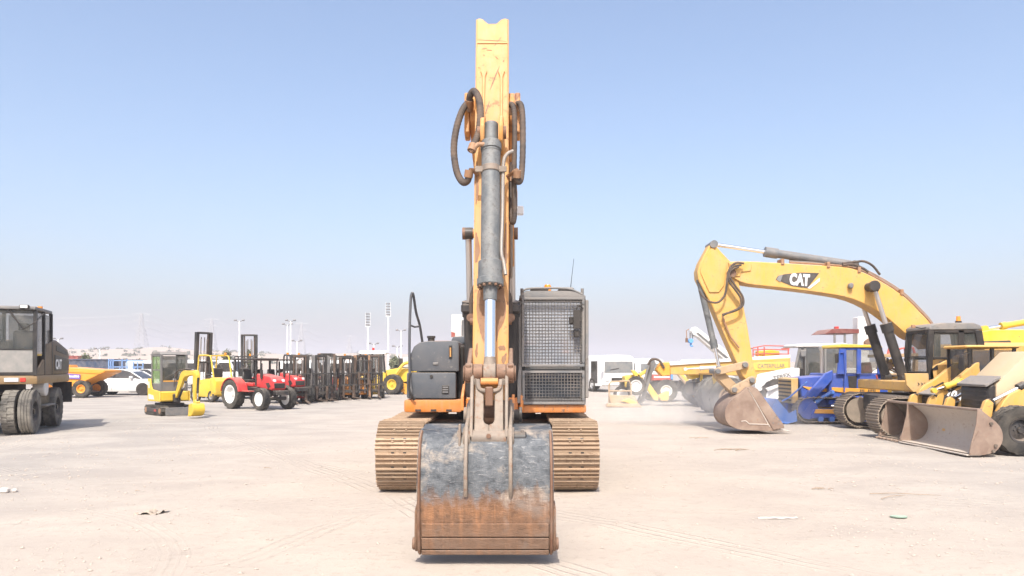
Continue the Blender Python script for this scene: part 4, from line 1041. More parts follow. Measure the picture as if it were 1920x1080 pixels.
    B().tube([W(1513, 716, d-.02), W(1480, 745, d-.1), W(1466, 752, d-.1)], .025, 8).build('tilt_rod', 'blue_light', t)
    bk = B().pix(sm2([(1457, 748), (1449, 762), (1447, 776), (1456, 790), (1475, 794), (1493, 790), (1494, 787), (1476, 790), (1459, 786), (1451, 775), (1453, 763), (1460, 750)], 2), d-.12, 2.0).build('bucket', 'blue_light', t, .006)
    B().pix([(1457, 748), (1449, 762), (1447, 776), (1456, 790), (1475, 795), (1495, 790), (1493, 768), (1480, 775)], d-.14, .03).build('bucket_side_plate', 'blue_light', bk, .005)
    B().pix([(1457, 748), (1449, 762), (1447, 776), (1456, 790), (1475, 795), (1495, 790), (1493, 768), (1480, 775)], d+1.86, .03).build('bucket_side_plate', 'blue_light', bk, .005)
blue_loader()

# ------------------------------------------------------------------ the two backhoe loaders at the right edge
def backhoe(loc, rz, label, half, bw, hoodmat, cabz, text=None, front_r=.46, kx=1.0, cab=(-4.1, -2.75), hood=1.96):
    """local +x forward, origin on the ground under the middle of the bucket edge; half = body half width, bw = bucket half width"""
    t = thing('backhoe_loader', label, 'loader', loc, rz, 'backhoe loaders parked at the right edge')
    prof = smooth([(.0, 0, .04), (-.25, 0, .035), (-.46, 0, .10), (-.58, 0, .30), (-.52, 0, .56), (-.20, 0, .84)], 4)
    inn = [p+V((.025, 0, .02)) for p in prof]
    bk = B().loft([[V((p.x, s*bw, p.z)) for p in prof+inn[::-1]] for s in (-1, 1)]).build('bucket', 'bucket_worn' if not text else 'bucket_dark', t)
    side = [(p.x, p.z) for p in prof]+[(-.12, .86), (-.10, .60), (.02, .12), (.02, .04)]
    for s in (-1, 1):
        B().py(side, s*bw-.012, s*bw+.012).build('bucket_side_plate', 'bucket_brown', bk, .004)
        B().py([(-.13, .48), (.03, .12), (.03, .03), (-.25, .03), (-.34, .2)], s*(bw+.014), s*(bw+.03)).build('side_wear_plate', 'bucket_brown', bk, .004)
        for q in ((-.44, .2), (-.40, .1), (-.36, .6)): B().cyl((q[0], s*(bw+.01), q[1]), (q[0], s*(bw+.042), q[1]), .03, n=10).build('bolt_head', 'bucket_dark', bk)
    B().box(-.2, .07, -bw, bw, .012, .036).build('cutting_edge', 'bucket_worn', bk, .004)
    if text:
        for k in range(6):
            y = -bw+.1+k*(2*bw-.2)/5; B().box(.03, .16, y-.04, y+.04, .014, .05).build('bucket_tooth', 'bucket_brown', bk, .008)
    B().box(-.22, -.13, -bw, bw, .82, .87).build('top_lip', 'bucket_brown', bk, .01)
    for s in (-1, 1):
        y = s*half*.62
        arm = [(-.55+(x+.82)*kx, z) for x, z in sm2([(-.82, .30), (-.90, .22), (-1.05, .30), (-1.5, .78), (-2.2, 1.05), (-3.0, 1.45), (-3.05, 1.62), (-2.95, 1.72), (-2.0, 1.34), (-1.35, 1.12), (-1.05, .66), (-.84, .46)], 3)]
        B().py(arm, y-.06, y+.06).build('loader_arm', 'cat_yellow', t, .012)
        B().cyl((-.66, y-.09, .36), (-.66, y+.09, .36), .09, n=18).build('arm_pivot', 'cat_yellow', t, .01)
        B().py([(-.52, .70), (-.60, .5), (-.72, .52), (-.78, .95), (-.70, 1.02), (-.62, .98)], y-.05, y+.05).build('tilt_lever', 'cat_yellow', t, .012)
        hyd(t, (-.73-1.3*kx, y, 1.62 if kx == 1 else 1.3), (-.73, y, .96), .58, .065, .035, 'steel_black', 'chrome', 'tilt_cylinder', .12)
        hyd(t, (-1.0-1.2*kx, y*.8, .72), (-1.0, y*.8, .88), .55, .06, .03, 'cat_yellow', 'chrome', 'lift_cylinder', .12)
        wheel(t, (-1.05, s*(half-.1), front_r), (0, s, 0), front_r, .32, front_r*.5, 'steel_black', 16, 'lug')
        wheel(t, (cab[0]+.3, s*(half-.12), .68 if kx == 1 else front_r), (0, s, 0), .68 if kx == 1 else front_r, .42 if kx == 1 else .3, .36 if kx == 1 else front_r*.5, 'steel_black', 18, 'lug')
    # chassis, hood, grille
    B().box(cab[0]-.3, -.75, -.35, .35, .45, .72).build('chassis', 'steel_black', t, .03)
    B().box(-1.2, -.9, -half+.3, half-.3, .38, .5).build('front_axle', 'steel_black', t, .03)
    hw = half*.46
    B().py([(-.95, 1.30 if hood > 1.5 else 1.05), (-.95-(hood-1.3)*.98 if hood > 1.5 else -1.3, hood-.03), (cab[1], hood), (cab[1], .72), (-.95, .72)], -hw, hw).build('engine_hood', hoodmat, t, .04, seg=2)
    hz = 1.0 if hood > 1.5 else .8
    g = B().py([(x+.27, z*hz) for x, z in [(-1.19, .66), (-1.08, .72), (-1.08, 1.22), (-1.17, 1.30), (-1.215, 1.26), (-1.215, .66)]], -hw, hw).build('radiator_grille', 'plastic_black', t, .02)
    for k in range(5): B().box(-.815, -.80, -hw+.06, hw-.06, (.78+k*.09)*hz, (.81+k*.09)*hz).build('grille_slat', 'steel_black', g)
    B().py([(x+.27, z*hz) for x, z in [(-1.02, 1.24), (-1.3, 1.40), (-1.3, 1.46), (-1.0, 1.29)]], -hw*1.05, hw*1.05).build('front_shelf', 'guard_grey', t, .01)
    # cab
    x0, x1, zt = cab[0], cab[1], cabz; xm = x0*.5+x1*.5
    cab = B().box(x0-.1, x1+.12, -half*.72, half*.72, zt-.05, zt+.02).build('cab_roof', 'cat_yellow', t, .03)
    for s in (-1, 1):
        y = s*half*.62
        for xa, xb in ((x1, x1+.02), (xm, xm), (x0, x0)):
            B().tube([(xa, y, .95), (xb, y, zt-.04)], .04, 4).build('cab_post', 'plastic_black', cab)
        B().box(xm+.05, x1-.05, y-.004, y+.004, 1.0, zt-.08).build('side_window', 'glass_blue', cab)
        B().box(x0+.05, xm-.05, y-.004, y+.004, 1.3, zt-.08).build('side_window', 'glass_blue', cab)
        B().box(x0, x1, y-.03, y+.03, .72, .98).build('cab_sill', 'cat_yellow', cab, .02)
    B().box(x1-.004, x1+.004, -half*.58, half*.58, 1.3, zt-.08).build('windscreen', 'glass_blue', cab)
    B().box(xm-.3, xm+.1, -.25, .25, 1.1, 1.22).box(xm-.38, xm-.26, -.25, .25, 1.2, 1.7).build('operator_seat', 'plastic_black', cab, .03)
    B().lathe([(.17, -.012), (.185, 0), (.17, .012), (.16, 0), (.17, -.012)], (x1-.25, 0, 1.45), (.5, 0, .86), 20).build('steering_wheel', 'plastic_black', cab)
    B().tube([(x1, half*.64, zt-.15), (x1+.25, half*.8, zt-.2), (x1+.26, half*.8, zt-.5)], .015, 6).obox((x1+.26, half*.82, zt-.38), (.04, .16, .28)).build('mirror', 'plastic_black', t, .004)
    B().box(x0-.65, x0-.2, -half*.8, half*.8, .5, 1.0).build('rear_frame', 'cat_yellow', t, .04)
    B().py([(x0-.4+x, z) for x, z in [(0, .9), (-.2, .9), (-.4, 1.6), (-.35, 1.9), (-.18, 1.9), (-.2, 1.6)]], -.13, .13).build('backhoe_boom', 'cat_yellow', t, .02)
    if text:
        y = half*.62+.066
        B().py([(-.86, .80), (-1.35, 1.06), (-1.38, 1.20), (-.90, 1.02)], y-.004, y+.002).build('arm_decal', 'decal_black', t)
        lettering(text, .22, 'decal_white', t, (-1.12, y+.006, 1.02), (PI/2, math.radians(24), PI), .012, .003)
        hyd(t, (-1.25, half*.8, 1.32), (-.65, half*.8, 1.12), .6, .06, .03, 'bright_yellow', 'chrome', 'crowd_cylinder', .1)
    return t
backhoe((8.34, 14.78, 0), PI, 'yellow backhoe loader with wide worn bucket and dusty hood, nearest at the right edge', .98, 1.2, 'dusty_hood', 2.75)
backhoe((8.42, 16.55, 0), PI, 'yellow loader with small dark toothed bucket and blue-tinted cab behind the wide bucket', .62, .52, 'cat_yellow', 2.08, text='10A', front_r=.36, kx=.5, cab=(-2.45, -1.5), hood=1.18)
# ------------------------------------------------------------------ left side machines
glass('glass_dusty', (.30, .30, .29), .62, .25, .3)
paint('hood_brown', (.095, .06, .03), .5, dust=.2, wear=.1)
paint('gold_brown', (.21, .125, .04), .45, dust=.3, wear=.15)
paint('dumper_orange', (.80, .30, .02), .45, dust=.15, wear=.1)
paint('tractor_red', (.55, .02, .025), .4, dust=.16, coat=.1, wear=.1)
paint('lift_red', (.40, .035, .03), .5, dust=.3)
paint('lift_orange', (.72, .26, .02), .45, dust=.25)
paint('mast_steel', (.03, .03, .03), .5, metal=.2, dust=.14, up=.2)
paint('mast_rust', (.085, .055, .04), .6, metal=.3, dust=.2, wear=.3, up=.2)
paint('decal_purple', (.16, .10, .35), .5, dust=.05, up=0)
paint('rim_white', (.82, .82, .80), .4, dust=.08)
paint('rim_grey', (.35, .35, .36), .4, metal=.5, dust=.2)

def wheeled_excavator():
    f = V((.34, -.94, 0)).normalized()
    t = thing('wheeled_excavator', 'brown and black wheeled excavator with twin tyres at the left edge', 'excavator', (-13.19, 19.03, 0), math.atan2(f.y, f.x))
    for x in (1.2, -1.2):
        for s in (-1, 1):
            for k, y in enumerate((.70, 1.05)):
                wheel(t, (x, s*y, .53), (0, s, 0), .54, .29, .30, 'steel_black', 22, 'rib' if (k and x > 0) else 'block', 'rubber_dusty', dish=.3)
        B().cyl((x, -1.1, .53), (x, 1.1, .53), .12, n=16).box(x-.2, x+.2, -.3, .3, .35, .75).build('axle', 'steel_black', t, .03)
    B().box(-1.9, 1.7, -.45, .45, .6, 1.0).build('chassis', 'steel_black', t, .04)
    for s in (-1, 1):
        B().box(-2.0, -1.95, s*1.12-.24, s*1.12+.24, .62, 1.2).build('mud_flap', 'plastic_black', t, .01)
        B().box(-.6, .5, s*.55, s*1.1, .55, 1.0).build('step_box', 'steel_black', t, .03)
        B().box(-.5, .45, s*1.1, s*1.25, .62, .66).build('step', 'steel_grey', t, .01)
        B().box(-.75, -.6, s*.95-.1, s*.95+.1, 1.08, 1.24).build('tail_lamp', 'lens_red', t, .02)
        B().cyl((.3, s*.95, 1.1), (.3, s*1.22, 1.1), .22, n=20).build('air_tank', 'pale_panel', t, .02)
    B().cyl((-.1, 0, .95), (-.1, 0, 1.2), .65, n=32).build('swing_ring', 'steel_black', t)
    B().box(-2.3, 1.33, -1.24, 1.24, 1.2, 1.42).build('deck_frame', 'gold_brown', t, .05, seg=2)
    B().box(1.325, 1.35, .55, .85, 1.26, 1.36).build('head_lamp', 'lens_clear', t, .01)
    B().box(1.325, 1.35, .88, 1.0, 1.26, 1.36).build('marker_lamp', 'lens_red', t, .01)
    h = B().py([(-2.35, 1.42), (-.42, 1.42), (-.42, 2.3), (-.8, 2.35), (-2.2, 2.12), (-2.35, 2.0)], -1.22, 1.22).build('engine_hood', 'hood_brown', t, .06, seg=2)
    B().py([(-2.25, 1.52), (-.55, 1.52), (-.55, 1.95), (-2.25, 1.85)], 1.215, 1.235).build('side_grille', 'plastic_black', h, .01)
    B().py([(-2.0, 1.95), (-.7, 2.05), (-.7, 2.2), (-2.0, 2.05)], 1.215, 1.235).build('side_grille', 'plastic_black', h, .01)
    lettering('CAT', .36, 'decal_white', h, (-.95, 1.238, 1.68), (PI/2, 0, PI), .01)
    # cab
    x0, x1, y0, y1, zt = -.38, 1.30, .12, 1.18, 3.02
    cab = B().box(x0, x1+.05, y0-.03, y1+.03, zt, zt+.08).build('cab_roof', 'guard_grey', t, .03, seg=2)
    for y in (y0, y1):
        for xa, xb in ((x1, x1-.06), (.45, .45), (x0+.04, x0+.04)):
            B().tube([(xa, y, 1.42), (xb, y, zt)], .055, 4).build('cab_post', 'plastic_black', cab)
        s = -.01 if y == y0 else .01
        B().box(.5, x1-.08, y-.005, y+.005, 1.9, zt-.06).build('side_window', 'glass_dark', cab)
        B().box(x0+.08, .4, y-.005, y+.005, 2.0, zt-.06).build('side_window', 'glass_dark', cab)
        B().py([(x0, 1.42), (x1-.05, 1.42), (x1-.35, 1.6), (.4, 1.85), (.3, 2.2), (x0, 2.3)], y-.03, y+.03).build('cab_side_panel', 'hood_brown', cab, .01)
    B().box(x1-.03, x1+.03, y0, y1, 1.42, 1.50).build('front_sill', 'plastic_black', cab, .01)
    B().box(x1-.045, x1-.035, y0+.05, y1-.05, 2.05, zt-.02).build('windscreen', 'glass_clear', cab)
    B().box(x1-.025, x1-.015, y0+.05, y1-.05, 1.5, 2.03).build('lower_windscreen', 'glass_dusty', cab)
    B().box(x1-.04, x1-.01, y0+.05, y1-.05, 2.03, 2.06).build('windscreen_seam', 'plastic_black', cab)
    B().box(.0, .5, y0+.3, y1-.3, 1.75, 1.9).box(-.05, .1, y0+.3, y1-.3, 1.85, 2.55).box(-.03, .07, y0+.4, y1-.4, 2.55, 2.75).build('operator_seat', 'seat_blue', cab, .04)
    B().box(.6, .75, y0+.35, y1-.35, 1.5, 2.1).build('steering_column', 'plastic_black', cab, .03)
    B().box(x0+.02, x0+.03, y0+.1, y1-.1, 2.1, zt-.05).build('rear_window', 'glass_clear', cab)
    for y in (y0+.12, y1-.2):
        B().box(x1, x1+.14, y-.1, y+.1, zt+.01, zt+.11).build('work_light', 'plastic_black', cab, .02)
        B().box(x1+.138, x1+.146, y-.08, y+.08, zt+.03, zt+.10).build('light_lens', 'lens_clear', cab)
    B().tube([(x1+.0, .6, zt), (x1+.02, .8, 2.75), (x1+.02, .95, 2.55)], .014, 6).tube([(x1, .65, zt), (x1+.02, .9, 2.6)], .012, 6).build('wiper', 'plastic_black', cab)
    B().tube([(x1+.02, .95, 2.55), (x1+.1, 1.2, 2.7), (.9, 1.28, 2.95)], .014, 6).build('mirror_arm', 'plastic_black', cab)
    B().cyl((.2, 1.05, zt+.08), (.2, 1.05, zt+.16), .06, n=14).build('beacon', 'lens_amber', cab)
    # boom folded beside the cab, running out of the frame
    B().py([(.9, 1.45), (1.5, 2.4), (3.6, 3.0), (3.6, 2.7), (1.75, 2.15), (1.2, 1.4)], -.62, -.25).build('boom', 'gold_brown', t, .03)
    hyd(t, (1.2, -.45, 1.3), (2.2, -.45, 2.35), .6, .08, .04, 'steel_black', 'chrome', 'boom_cylinder')
wheeled_excavator()

def dumper():
    d = 38.6
    t = thing('site_dumper', 'orange site dumper with tapered skip and white name plate, beside the wheeled excavator', 'dumper', (W(135, 740, d).x, d+.8, 0), world=True)
    B().pix([(104, 689), (113, 688), (196, 694), (196, 698), (186, 702), (141, 724), (136, 730), (118, 730), (104, 722)], d, 1.7).build('skip', 'dumper_orange', t, .03)
    B().pix([(104, 691), (112, 692), (188, 697), (188, 701), (112, 697), (104, 696)], d-.03, .05).build('skip_rim', 'dumper_orange', t, .01)
    B().pix([(123, 684), (128, 684), (130, 689), (121, 689)], d+.3, .8).build('skip_hinge', 'dumper_orange', t, .01)
    p = B().pix([(123, 700), (150.5, 702), (150, 711), (123, 710)], d-.06, .02).build('name_plate', 'decal_purple', t)
    lettering('Thwaites', .17, 'decal_white', p, W(137, 705.5, d-.07), FLAT, .008, .003)
    B().pix([(104, 726), (138, 729), (170, 735), (165, 738), (104, 736)], d+.35, 1.0).build('chassis', 'steel_black', t, .03)
    B().pix([(119, 722), (125, 722), (125, 732), (119, 732)], d-.02, .3).build('step_bracket', 'dumper_orange', t, .01)
    for y in (d+.12, d+1.6):
        wheel(t, (W(152, 734, d).x, y, .46), (0, -1 if y < d+1 else 1, 0), .46, .34, .22, 'dumper_orange', 16, 'block')
        wheel(t, (W(92, 734, d).x, y, .46), (0, -1 if y < d+1 else 1, 0), .46, .34, .22, 'dumper_orange', 16, 'block')
    B().pix([(60, 700), (100, 700), (100, 730), (60, 730)], d+.4, .9).build('engine_cover', 'dumper_orange', t, .04)
dumper()

def car(loc, rz, label, mat, kind='sedan'):
    t = thing('parked_car', label, 'car', loc, rz, 'cars parked on the left')
    L = 4.6
    st = [(-2.30, .45, .75, .70), (-2.22, .30, .92, .80), (-1.85, .22, .98, .88), (-1.0, .20, .98, .90), (.0, .20, .96, .90), (.9, .20, .95, .90), (1.5, .22, .88, .88), (2.0, .25, .80, .82), (2.24, .30, .70, .74), (2.32, .40, .58, .62)]
    rings = []
    for x, zb, zt, w in st:
        rings.append([V((x, -w+.06, zb)), V((x, w-.06, zb)), V((x, w, zb+.12)), V((x, w*1.0, (zb+zt)/2+.05)), V((x, w-.05, zt-.03)), V((x, w*.8, zt)), V((x, -w*.8, zt)), V((x, -w+.05, zt-.03)), V((x, -w, (zb+zt)/2+.05)), V((x, -w, zb+.12))])
    body = B().loft(rings).build('body', mat, t, ang=50)
    gl = [(-1.75, .94, .94, .74), (-1.1, .94, 1.38, .62), (-.6, .94, 1.44, .60), (.1, .94, 1.43, .60), (.55, .94, 1.33, .62), (1.25, .90, .92, .72)]
    if kind == 'hatch': gl[0] = (-2.1, .92, .95, .74); gl[1] = (-1.75, .94, 1.36, .64)
    rr = [[V((x, -.80, zb)), V((x, .80, zb)), V((x, w, zt)), V((x, -w, zt))] for x, zb, zt, w in gl]
    B().loft(rr).build('greenhouse', 'glass_dark', t, ang=30)
    rf = [[V((x, -w-.012, zt+.012)), V((x, w+.012, zt+.012)), V((x, w+.012, zt-.03)), V((x, -w-.012, zt-.03))] for x, zb, zt, w in gl[1:-1]]
    B().loft(rf).build('roof', mat, t, .008)
    for s in (-1, 1):
        for a, b in ((gl[0], gl[1]), (gl[-2], gl[-1])):
            B().tube([(a[0], s*(a[3]+.02), a[2]), (b[0], s*(b[3]+.02), b[2])], .035, 6).build('pillar', mat, t)
        B().tube([(-.25, s*.61, 1.43), (-.35, s*.80, .95)], .03, 6).build('pillar', 'plastic_black', t)
        for x in (-1.38, 1.38):
            B().cyl((x, s*.62, .33), (x, s*.905, .33), .37, n=28).build('wheel_arch', 'plastic_black', t)
            wheel(t, (x, s*.80, .33), (0, s, 0), .33, .22, .24, 'rim_grey', 5, 'none', dish=.15)
        B().obox((.75, s*.95, 1.0), (.18, .16, .12)).build('mirror', mat, t, .03)
        B().obox((2.12, s*.62, .68), (.26, .24, .10)).build('head_lamp', 'lens_clear', t, .03)
        B().obox((-2.26, s*.62, .80), (.08, .3, .12)).build('tail_lamp', 'lens_red', t, .02)
        for x in (.15, -.95): B().obox((x-.2, s*.905, .80), (.18, .02, .03)).build('door_handle', mat, t, .006)
        B().box(.55, .56, s*.903-.003, s*.903+.003, .3, .9).build('door_gap', 'plastic_black', t)
        B().box(-.42, -.41, s*.903-.003, s*.903+.003, .3, .9).build('door_gap', 'plastic_black', t)
    B().box(2.24, 2.33, -.45, .45, .34, .50).build('grille', 'plastic_black', t, .02)
    return t
car((W(222, 740, 42).x, 43, 0), math.radians(-3), 'white sedan parked side-on behind the orange dumper', 'white_paint')
paint('car_grey', (.32, .33, .35), .35, dust=.2); paint('car_silver', (.55, .55, .54), .35, dust=.2)
car((W(215, 715, 50).x, 50, 0), math.radians(-20), 'grey car showing its roof behind the white sedan', 'car_grey', 'hatch')
car((W(278, 733, 46).x, 47, 0), math.radians(-35), 'pale silver car partly hidden by the mini excavator', 'car_silver', 'hatch')

def mini_excavator():
    c = W(318, 776, 25.4)
    t = thing('mini_excavator', 'small yellow mini excavator with grey cab and green-tinted side glass', 'excavator', (c.x, 25.4, 0), math.radians(-45))
    for s in (-1, 1):
        y = s*.42
        h = hull2d([(x0+.15*math.cos(a*PI/8), .16+.15*math.sin(a*PI/8)) for x0 in (-.62, .62) for a in range(16)])
        P = B().py(h, y-.13, y+.13).build('track', 'rubber', t, .01)
        tr = B(); pts, L = resample(h, 34)
        for i, (u, z) in enumerate(pts):
            u2, z2 = pts[(i+1) % 34]; a = math.atan2(z2-z, u2-u)
            tr.obox((u, y, z), (.045, .265, .035), Matrix.Rotation(-a, 3, 'Y'))
        tr.build('track_lugs', 'rubber', P, ang=0)['kind'] = 'stuff'
        B().box(-.55, .55, y-s*.0-.10, y+.14 if s > 0 else y-.14, .1, .24).build('track_frame', 'steel_black', t, .01)
        for x in (-.62, .62): B().cyl((x, y-.14, .16), (x, y+.14, .16), .09, n=14).build('track_wheel', 'pipe_rusty', t)
        B().box(.15, .33, y+s*.13, y+s*.146, .13, .20).build('frame_decal', 'lift_red', t)
    B().box(-.4, .4, -.35, .35, .2, .4).build('car_body', 'steel_black', t, .02)
    B().cyl((0, 0, .38), (0, 0, .48), .3, n=24).build('swing_ring', 'steel_black', t)
    bl = B().px([(-.5, .02), (.5, .02), (.5, .28), (-.5, .28)], .98, 1.02).build('dozer_blade', 'steel_grey', t, .01)
    for y in (-.25, .25): B().tube([(.4, y, .25), (1.0, y, .16)], .04, 6).build('blade_arm', 'steel_black', bl)
    for s, (a, b) in ((-1, (-.50, -.46)), (1, (.46, .50))):
        B().py([(-.62, .46), (.5, .46), (.5, .80), (-.2, .86), (-.32, 1.02), (-.35, 1.22), (-.62, 1.22)], a, b).build('body_panel', 'bright_yellow', t, .012)
        B().py([(-.52, .52), (.0, .52), (-.1, .66), (-.52, .7)], a-.006 if s < 0 else b-.002, a+.002 if s < 0 else b+.006).build('vent_grille', 'pale_panel', t)
        B().py([(-.54, .9), (-.43, .9), (-.43, 1.12), (-.54, 1.12)], a-.006 if s < 0 else b-.002, a+.002 if s < 0 else b+.006).build('vent_grille', 'pale_panel', t)
    B().box(-.66, .5, -.46, .46, .46, .80).build('engine_body', 'bright_yellow', t, .04)
    paint('mini_grey', (.12, .12, .12), .55, dust=.2)
    x0, x1, w = -.45, .42, .44
    cab = B().py([(x0, 2.02), (x0+.08, 2.13), (x1-.1, 2.13), (x1, 2.03)], -w-.01, w+.01).build('cab_roof', 'guard_grey', t, .03, seg=2)
    for y in (-w+.03, w-.03):
        B().box(x0, x0+.07, y-.035, y+.035, .8, 2.04).build('cab_post', 'mini_grey', cab, .01)
        B().box(x1-.07, x1, y-.035, y+.035, .8, 2.04).build('cab_post', 'mini_grey', cab, .01)
        B().box(x0+.07, x1-.07, y-.03, y+.03, .8, 1.06).build('door_lower_panel', 'mini_grey', cab, .01)
        B().box(x0+.07, x1-.07, y-.025, y+.025, 1.97, 2.03).build('door_rail', 'mini_grey', cab, .01)
        B().box(x0+.07, x1-.07, y-.004, y+.004, 1.06, 1.97).build('side_window', 'glass_green', cab)
        B().box(x0+.07, x1-.07, y-.012, y+.012, 1.5, 1.53).build('window_bar', 'mini_grey', cab)
        B().box(-.05, -.02, y-.012, y+.012, 1.53, 1.9).build('window_bar', 'mini_grey', cab)
    B().box(x1-.05, x1+.01, -w+.06, w-.06, .8, 1.12).build('front_panel', 'mini_grey', cab, .01)
    B().box(x1-.01, x1+.015, -w+.08, w-.08, 1.12, 1.16).build('trim_strip', 'stripe_orange', cab)
    B().box(x1-.03, x1-.022, -w+.06, w-.06, 1.13, 1.98).build('windscreen', 'glass_clear', cab)
    B().box(x0+.0, x0+.01, -w+.06, w-.06, 1.2, 1.98).build('rear_window', 'glass_clear', cab)
    B().tube([(x1+.02, -.3, 1.25), (x1+.03, .1, 1.45)], .012, 6).build('wiper', 'plastic_black', cab)
    B().box(-.3, .05, -.22, .22, 1.0, 1.12).box(-.36, -.26, -.22, .22, 1.1, 1.6).build('operator_seat', 'plastic_black', cab, .03)
    # boom, arm, bucket; origin of the swing post in front of the cab
    k9 = 1.45
    KX = lambda P: [(.6+(x-.6)*k9 if x < 1.55 else x+.43, z) for x, z in P]
    K3 = lambda x, y, z: (KX([(x, z)])[0][0], y, z)
    B().box(.5, .72, -.1, .1, .42, .72).build('swing_post', 'steel_black', t, .03)
    bm = sm2([(.60, .62), (.72, .60), (1.05, 1.12), (1.22, 1.30), (1.75, 1.36), (1.80, 1.26), (1.84, 1.40), (1.74, 1.47), (1.15, 1.50), (.95, 1.38)], 2)
    boom = B().py(KX(bm), -.075, .075).build('boom', 'bright_yellow', t, .01)
    B().py(KX([(1.62, 1.45), (1.72, 1.52), (1.86, 1.50), (1.95, 1.35), (1.80, .50), (1.70, .48), (1.66, .60)]), -.06, .06).build('arm', 'bright_yellow', t, .01)
    hyd(t, K3(.74, 0, .58), K3(1.12, 0, 1.12), .6, .035, .02, 'steel_black', 'chrome', 'boom_cylinder', .05)
    hyd(t, K3(1.1, 0, 1.54), K3(1.70, 0, 1.52), .6, .03, .018, 'steel_black', 'chrome', 'arm_cylinder', .05)
    hyd(t, K3(1.93, 0, 1.25), K3(1.88, 0, .55), .65, .03, .018, 'steel_black', 'chrome', 'bucket_cylinder', .05)
    B().tube(smooth([(.5, .02, 1.0), (.6, .02, 1.45), (.9, .02, 1.52), (1.3, .02, 1.55)], 4), .016, 6).tube(smooth([(.5, -.04, .95), (.62, -.04, 1.4), (.95, -.04, 1.49), (1.4, -.04, 1.54)], 4), .016, 6).build('hose', 'hose', t)
    B().py(KX([(1.70, .52), (1.82, .58), (1.95, .50), (1.90, .42), (1.72, .42)]), -.07, .07).build('bucket_link', 'bright_yellow', t, .008)
    bp = sm2([(1.66, .42), (1.93, .46), (2.02, .28), (1.95, .12), (1.78, .05), (1.62, .06)], 3)
    bk = B().py(KX(bp), -.19, .19).build('bucket', 'bright_yellow', t, .01)
    for k in range(4): B().box(1.98, 2.14, -.17+k*.1, -.13+k*.1, .04, .075).build('bucket_tooth', 'bright_yellow', bk)
mini_excavator()

def forklift(loc, rz, label, body, guard, mast_h=2.15, mast='mast_steel', tilt=0.0, wire=True, name='forklift', cz=0.0):
    t = thing(name, label, 'forklift', loc, rz, 'forklifts parked on the left')
    B().py([(-1.25, .35), (-.85, .22), (.75, .22), (.75, .62), (.3, .62), (.15, 1.0), (-.35, 1.05), (-1.1, 1.08), (-1.27, .95)], -.5, .5).build('body', body, t, .04, seg=2)
    B().py([(-1.27, .4), (-.9, .3), (-.75, .95), (-.8, 1.12), (-1.15, 1.12), (-1.32, .95)], -.54, .54).build('counterweight', body, t, .08, seg=2)
    B().box(-.55, -.05, -.24, .24, 1.05, 1.15).box(-.62, -.5, -.24, .24, 1.12, 1.55).build('seat', 'plastic_black', t, .03)
    B().tube([(.35, 0, .9), (.2, 0, 1.25)], .03, 8).lathe([(.15, -.012), (.165, 0), (.15, .012), (.14, 0), (.15, -.012)], (.2, 0, 1.27), (-.4, 0, .9), 18).build('steering_wheel', 'plastic_black', t)
    for s in (-1, 1):
        B().tube(smooth([(.55, s*.45, .6), (.35, s*.45, 1.6), (.28, s*.45, 2.08), (.1, s*.45, 2.14), (-.6, s*.45, 2.12), (-.78, s*.45, 1.95), (-1.0, s*.45, 1.05)], 3), .035, 8).build('guard_post', guard, t)
        wheel(t, (.52, s*.46, .30), (0, s, 0), .31, .22, .17, 'rim_grey', 14, 'block', n=24)
        wheel(t, (-.85, s*.44, .26), (0, s, 0), .26, .18, .14, 'rim_grey', 14, 'block', n=24)
    for k in range(5): B().box(.15-k*.17, .19-k*.17, -.44, .44, 2.10, 2.15).build('guard_bar', guard, t)
    th = math.radians(tilt); ca, sa = math.cos(th), math.sin(th)
    R = Matrix.Rotation(th, 3, 'Y'); o = V((.86, 0, .1))
    def pt(x, y, z): return o+R@V((x, y, z))
    m = B()
    for s in (-1, 1):
        m.obox(pt(0, s*.36, mast_h/2), (.17, .11, mast_h), R)
    for z in (.3, mast_h-.04, mast_h*.55): m.obox(pt(-.06, 0, z), (.05, .76, .09), R)
    ms = m.build('mast', mast, t, .008)
    inner = B()
    for s in (-1, 1): inner.obox(pt(.04, s*.25, mast_h*.52), (.11, .06, mast_h*.96), R)
    inner.obox(pt(.04, 0, mast_h-.02), (.1, .56, .07), R).obox(pt(.04, 0, .35), (.1, .56, .07), R)
    inner.build('inner_mast', 'mast_rust' if mast == 'mast_steel' else 'mast_steel', ms, .006)
    for s in (-1, 1):
        B().cyl(pt(-.02, s*.14, .2), pt(-.02, s*.14, mast_h*.9), .035, n=10).build('lift_cylinder', 'rod_steel', ms)
        B().obox(pt(.06, s*.08, mast_h*.55), (.02, .03, mast_h*.75), R).build('lift_chain', 'mast_rust', ms)
    B().obox(pt(.075, -.36, mast_h*.62), (.02, .08, .22), R).build('mast_label', 'white_paint', ms)
    c = B().obox(pt(.13, 0, .30+cz), (.06, .95, .10), R).obox(pt(.13, 0, .62+cz), (.06, .95, .10), R)
    for s in (-1, 1): c.obox(pt(.13, s*.42, .46+cz), (.05, .06, .4), R)
    car_ = c.build('carriage', 'mast_steel', t, .006)
    if wire:
        for k in range(9): B().obox(pt(.15, -.44+k*.11, .92+cz), (.03, .03, .56), R).build('backrest_bar', 'mast_steel', car_)
        B().obox(pt(.15, 0, 1.2+cz), (.04, .95, .05), R).build('backrest_rail', 'mast_steel', car_, .006)
    for s in (-1, 1):
        B().obox(pt(.19, s*.25, .32+cz), (.05, .11, .6), R).obox(pt(.68, s*.25, .02+cz), (1.0, .11, .045), R).build('fork', 'mast_rust', t, .006)
    B().obox((-.7, -.3, 2.2), (.1, .1, .12)).build('beacon', 'lens_amber', t, .02)
    return t
def gp(px, py): d = D(py); return (W(px, py, d).x, d, 0)
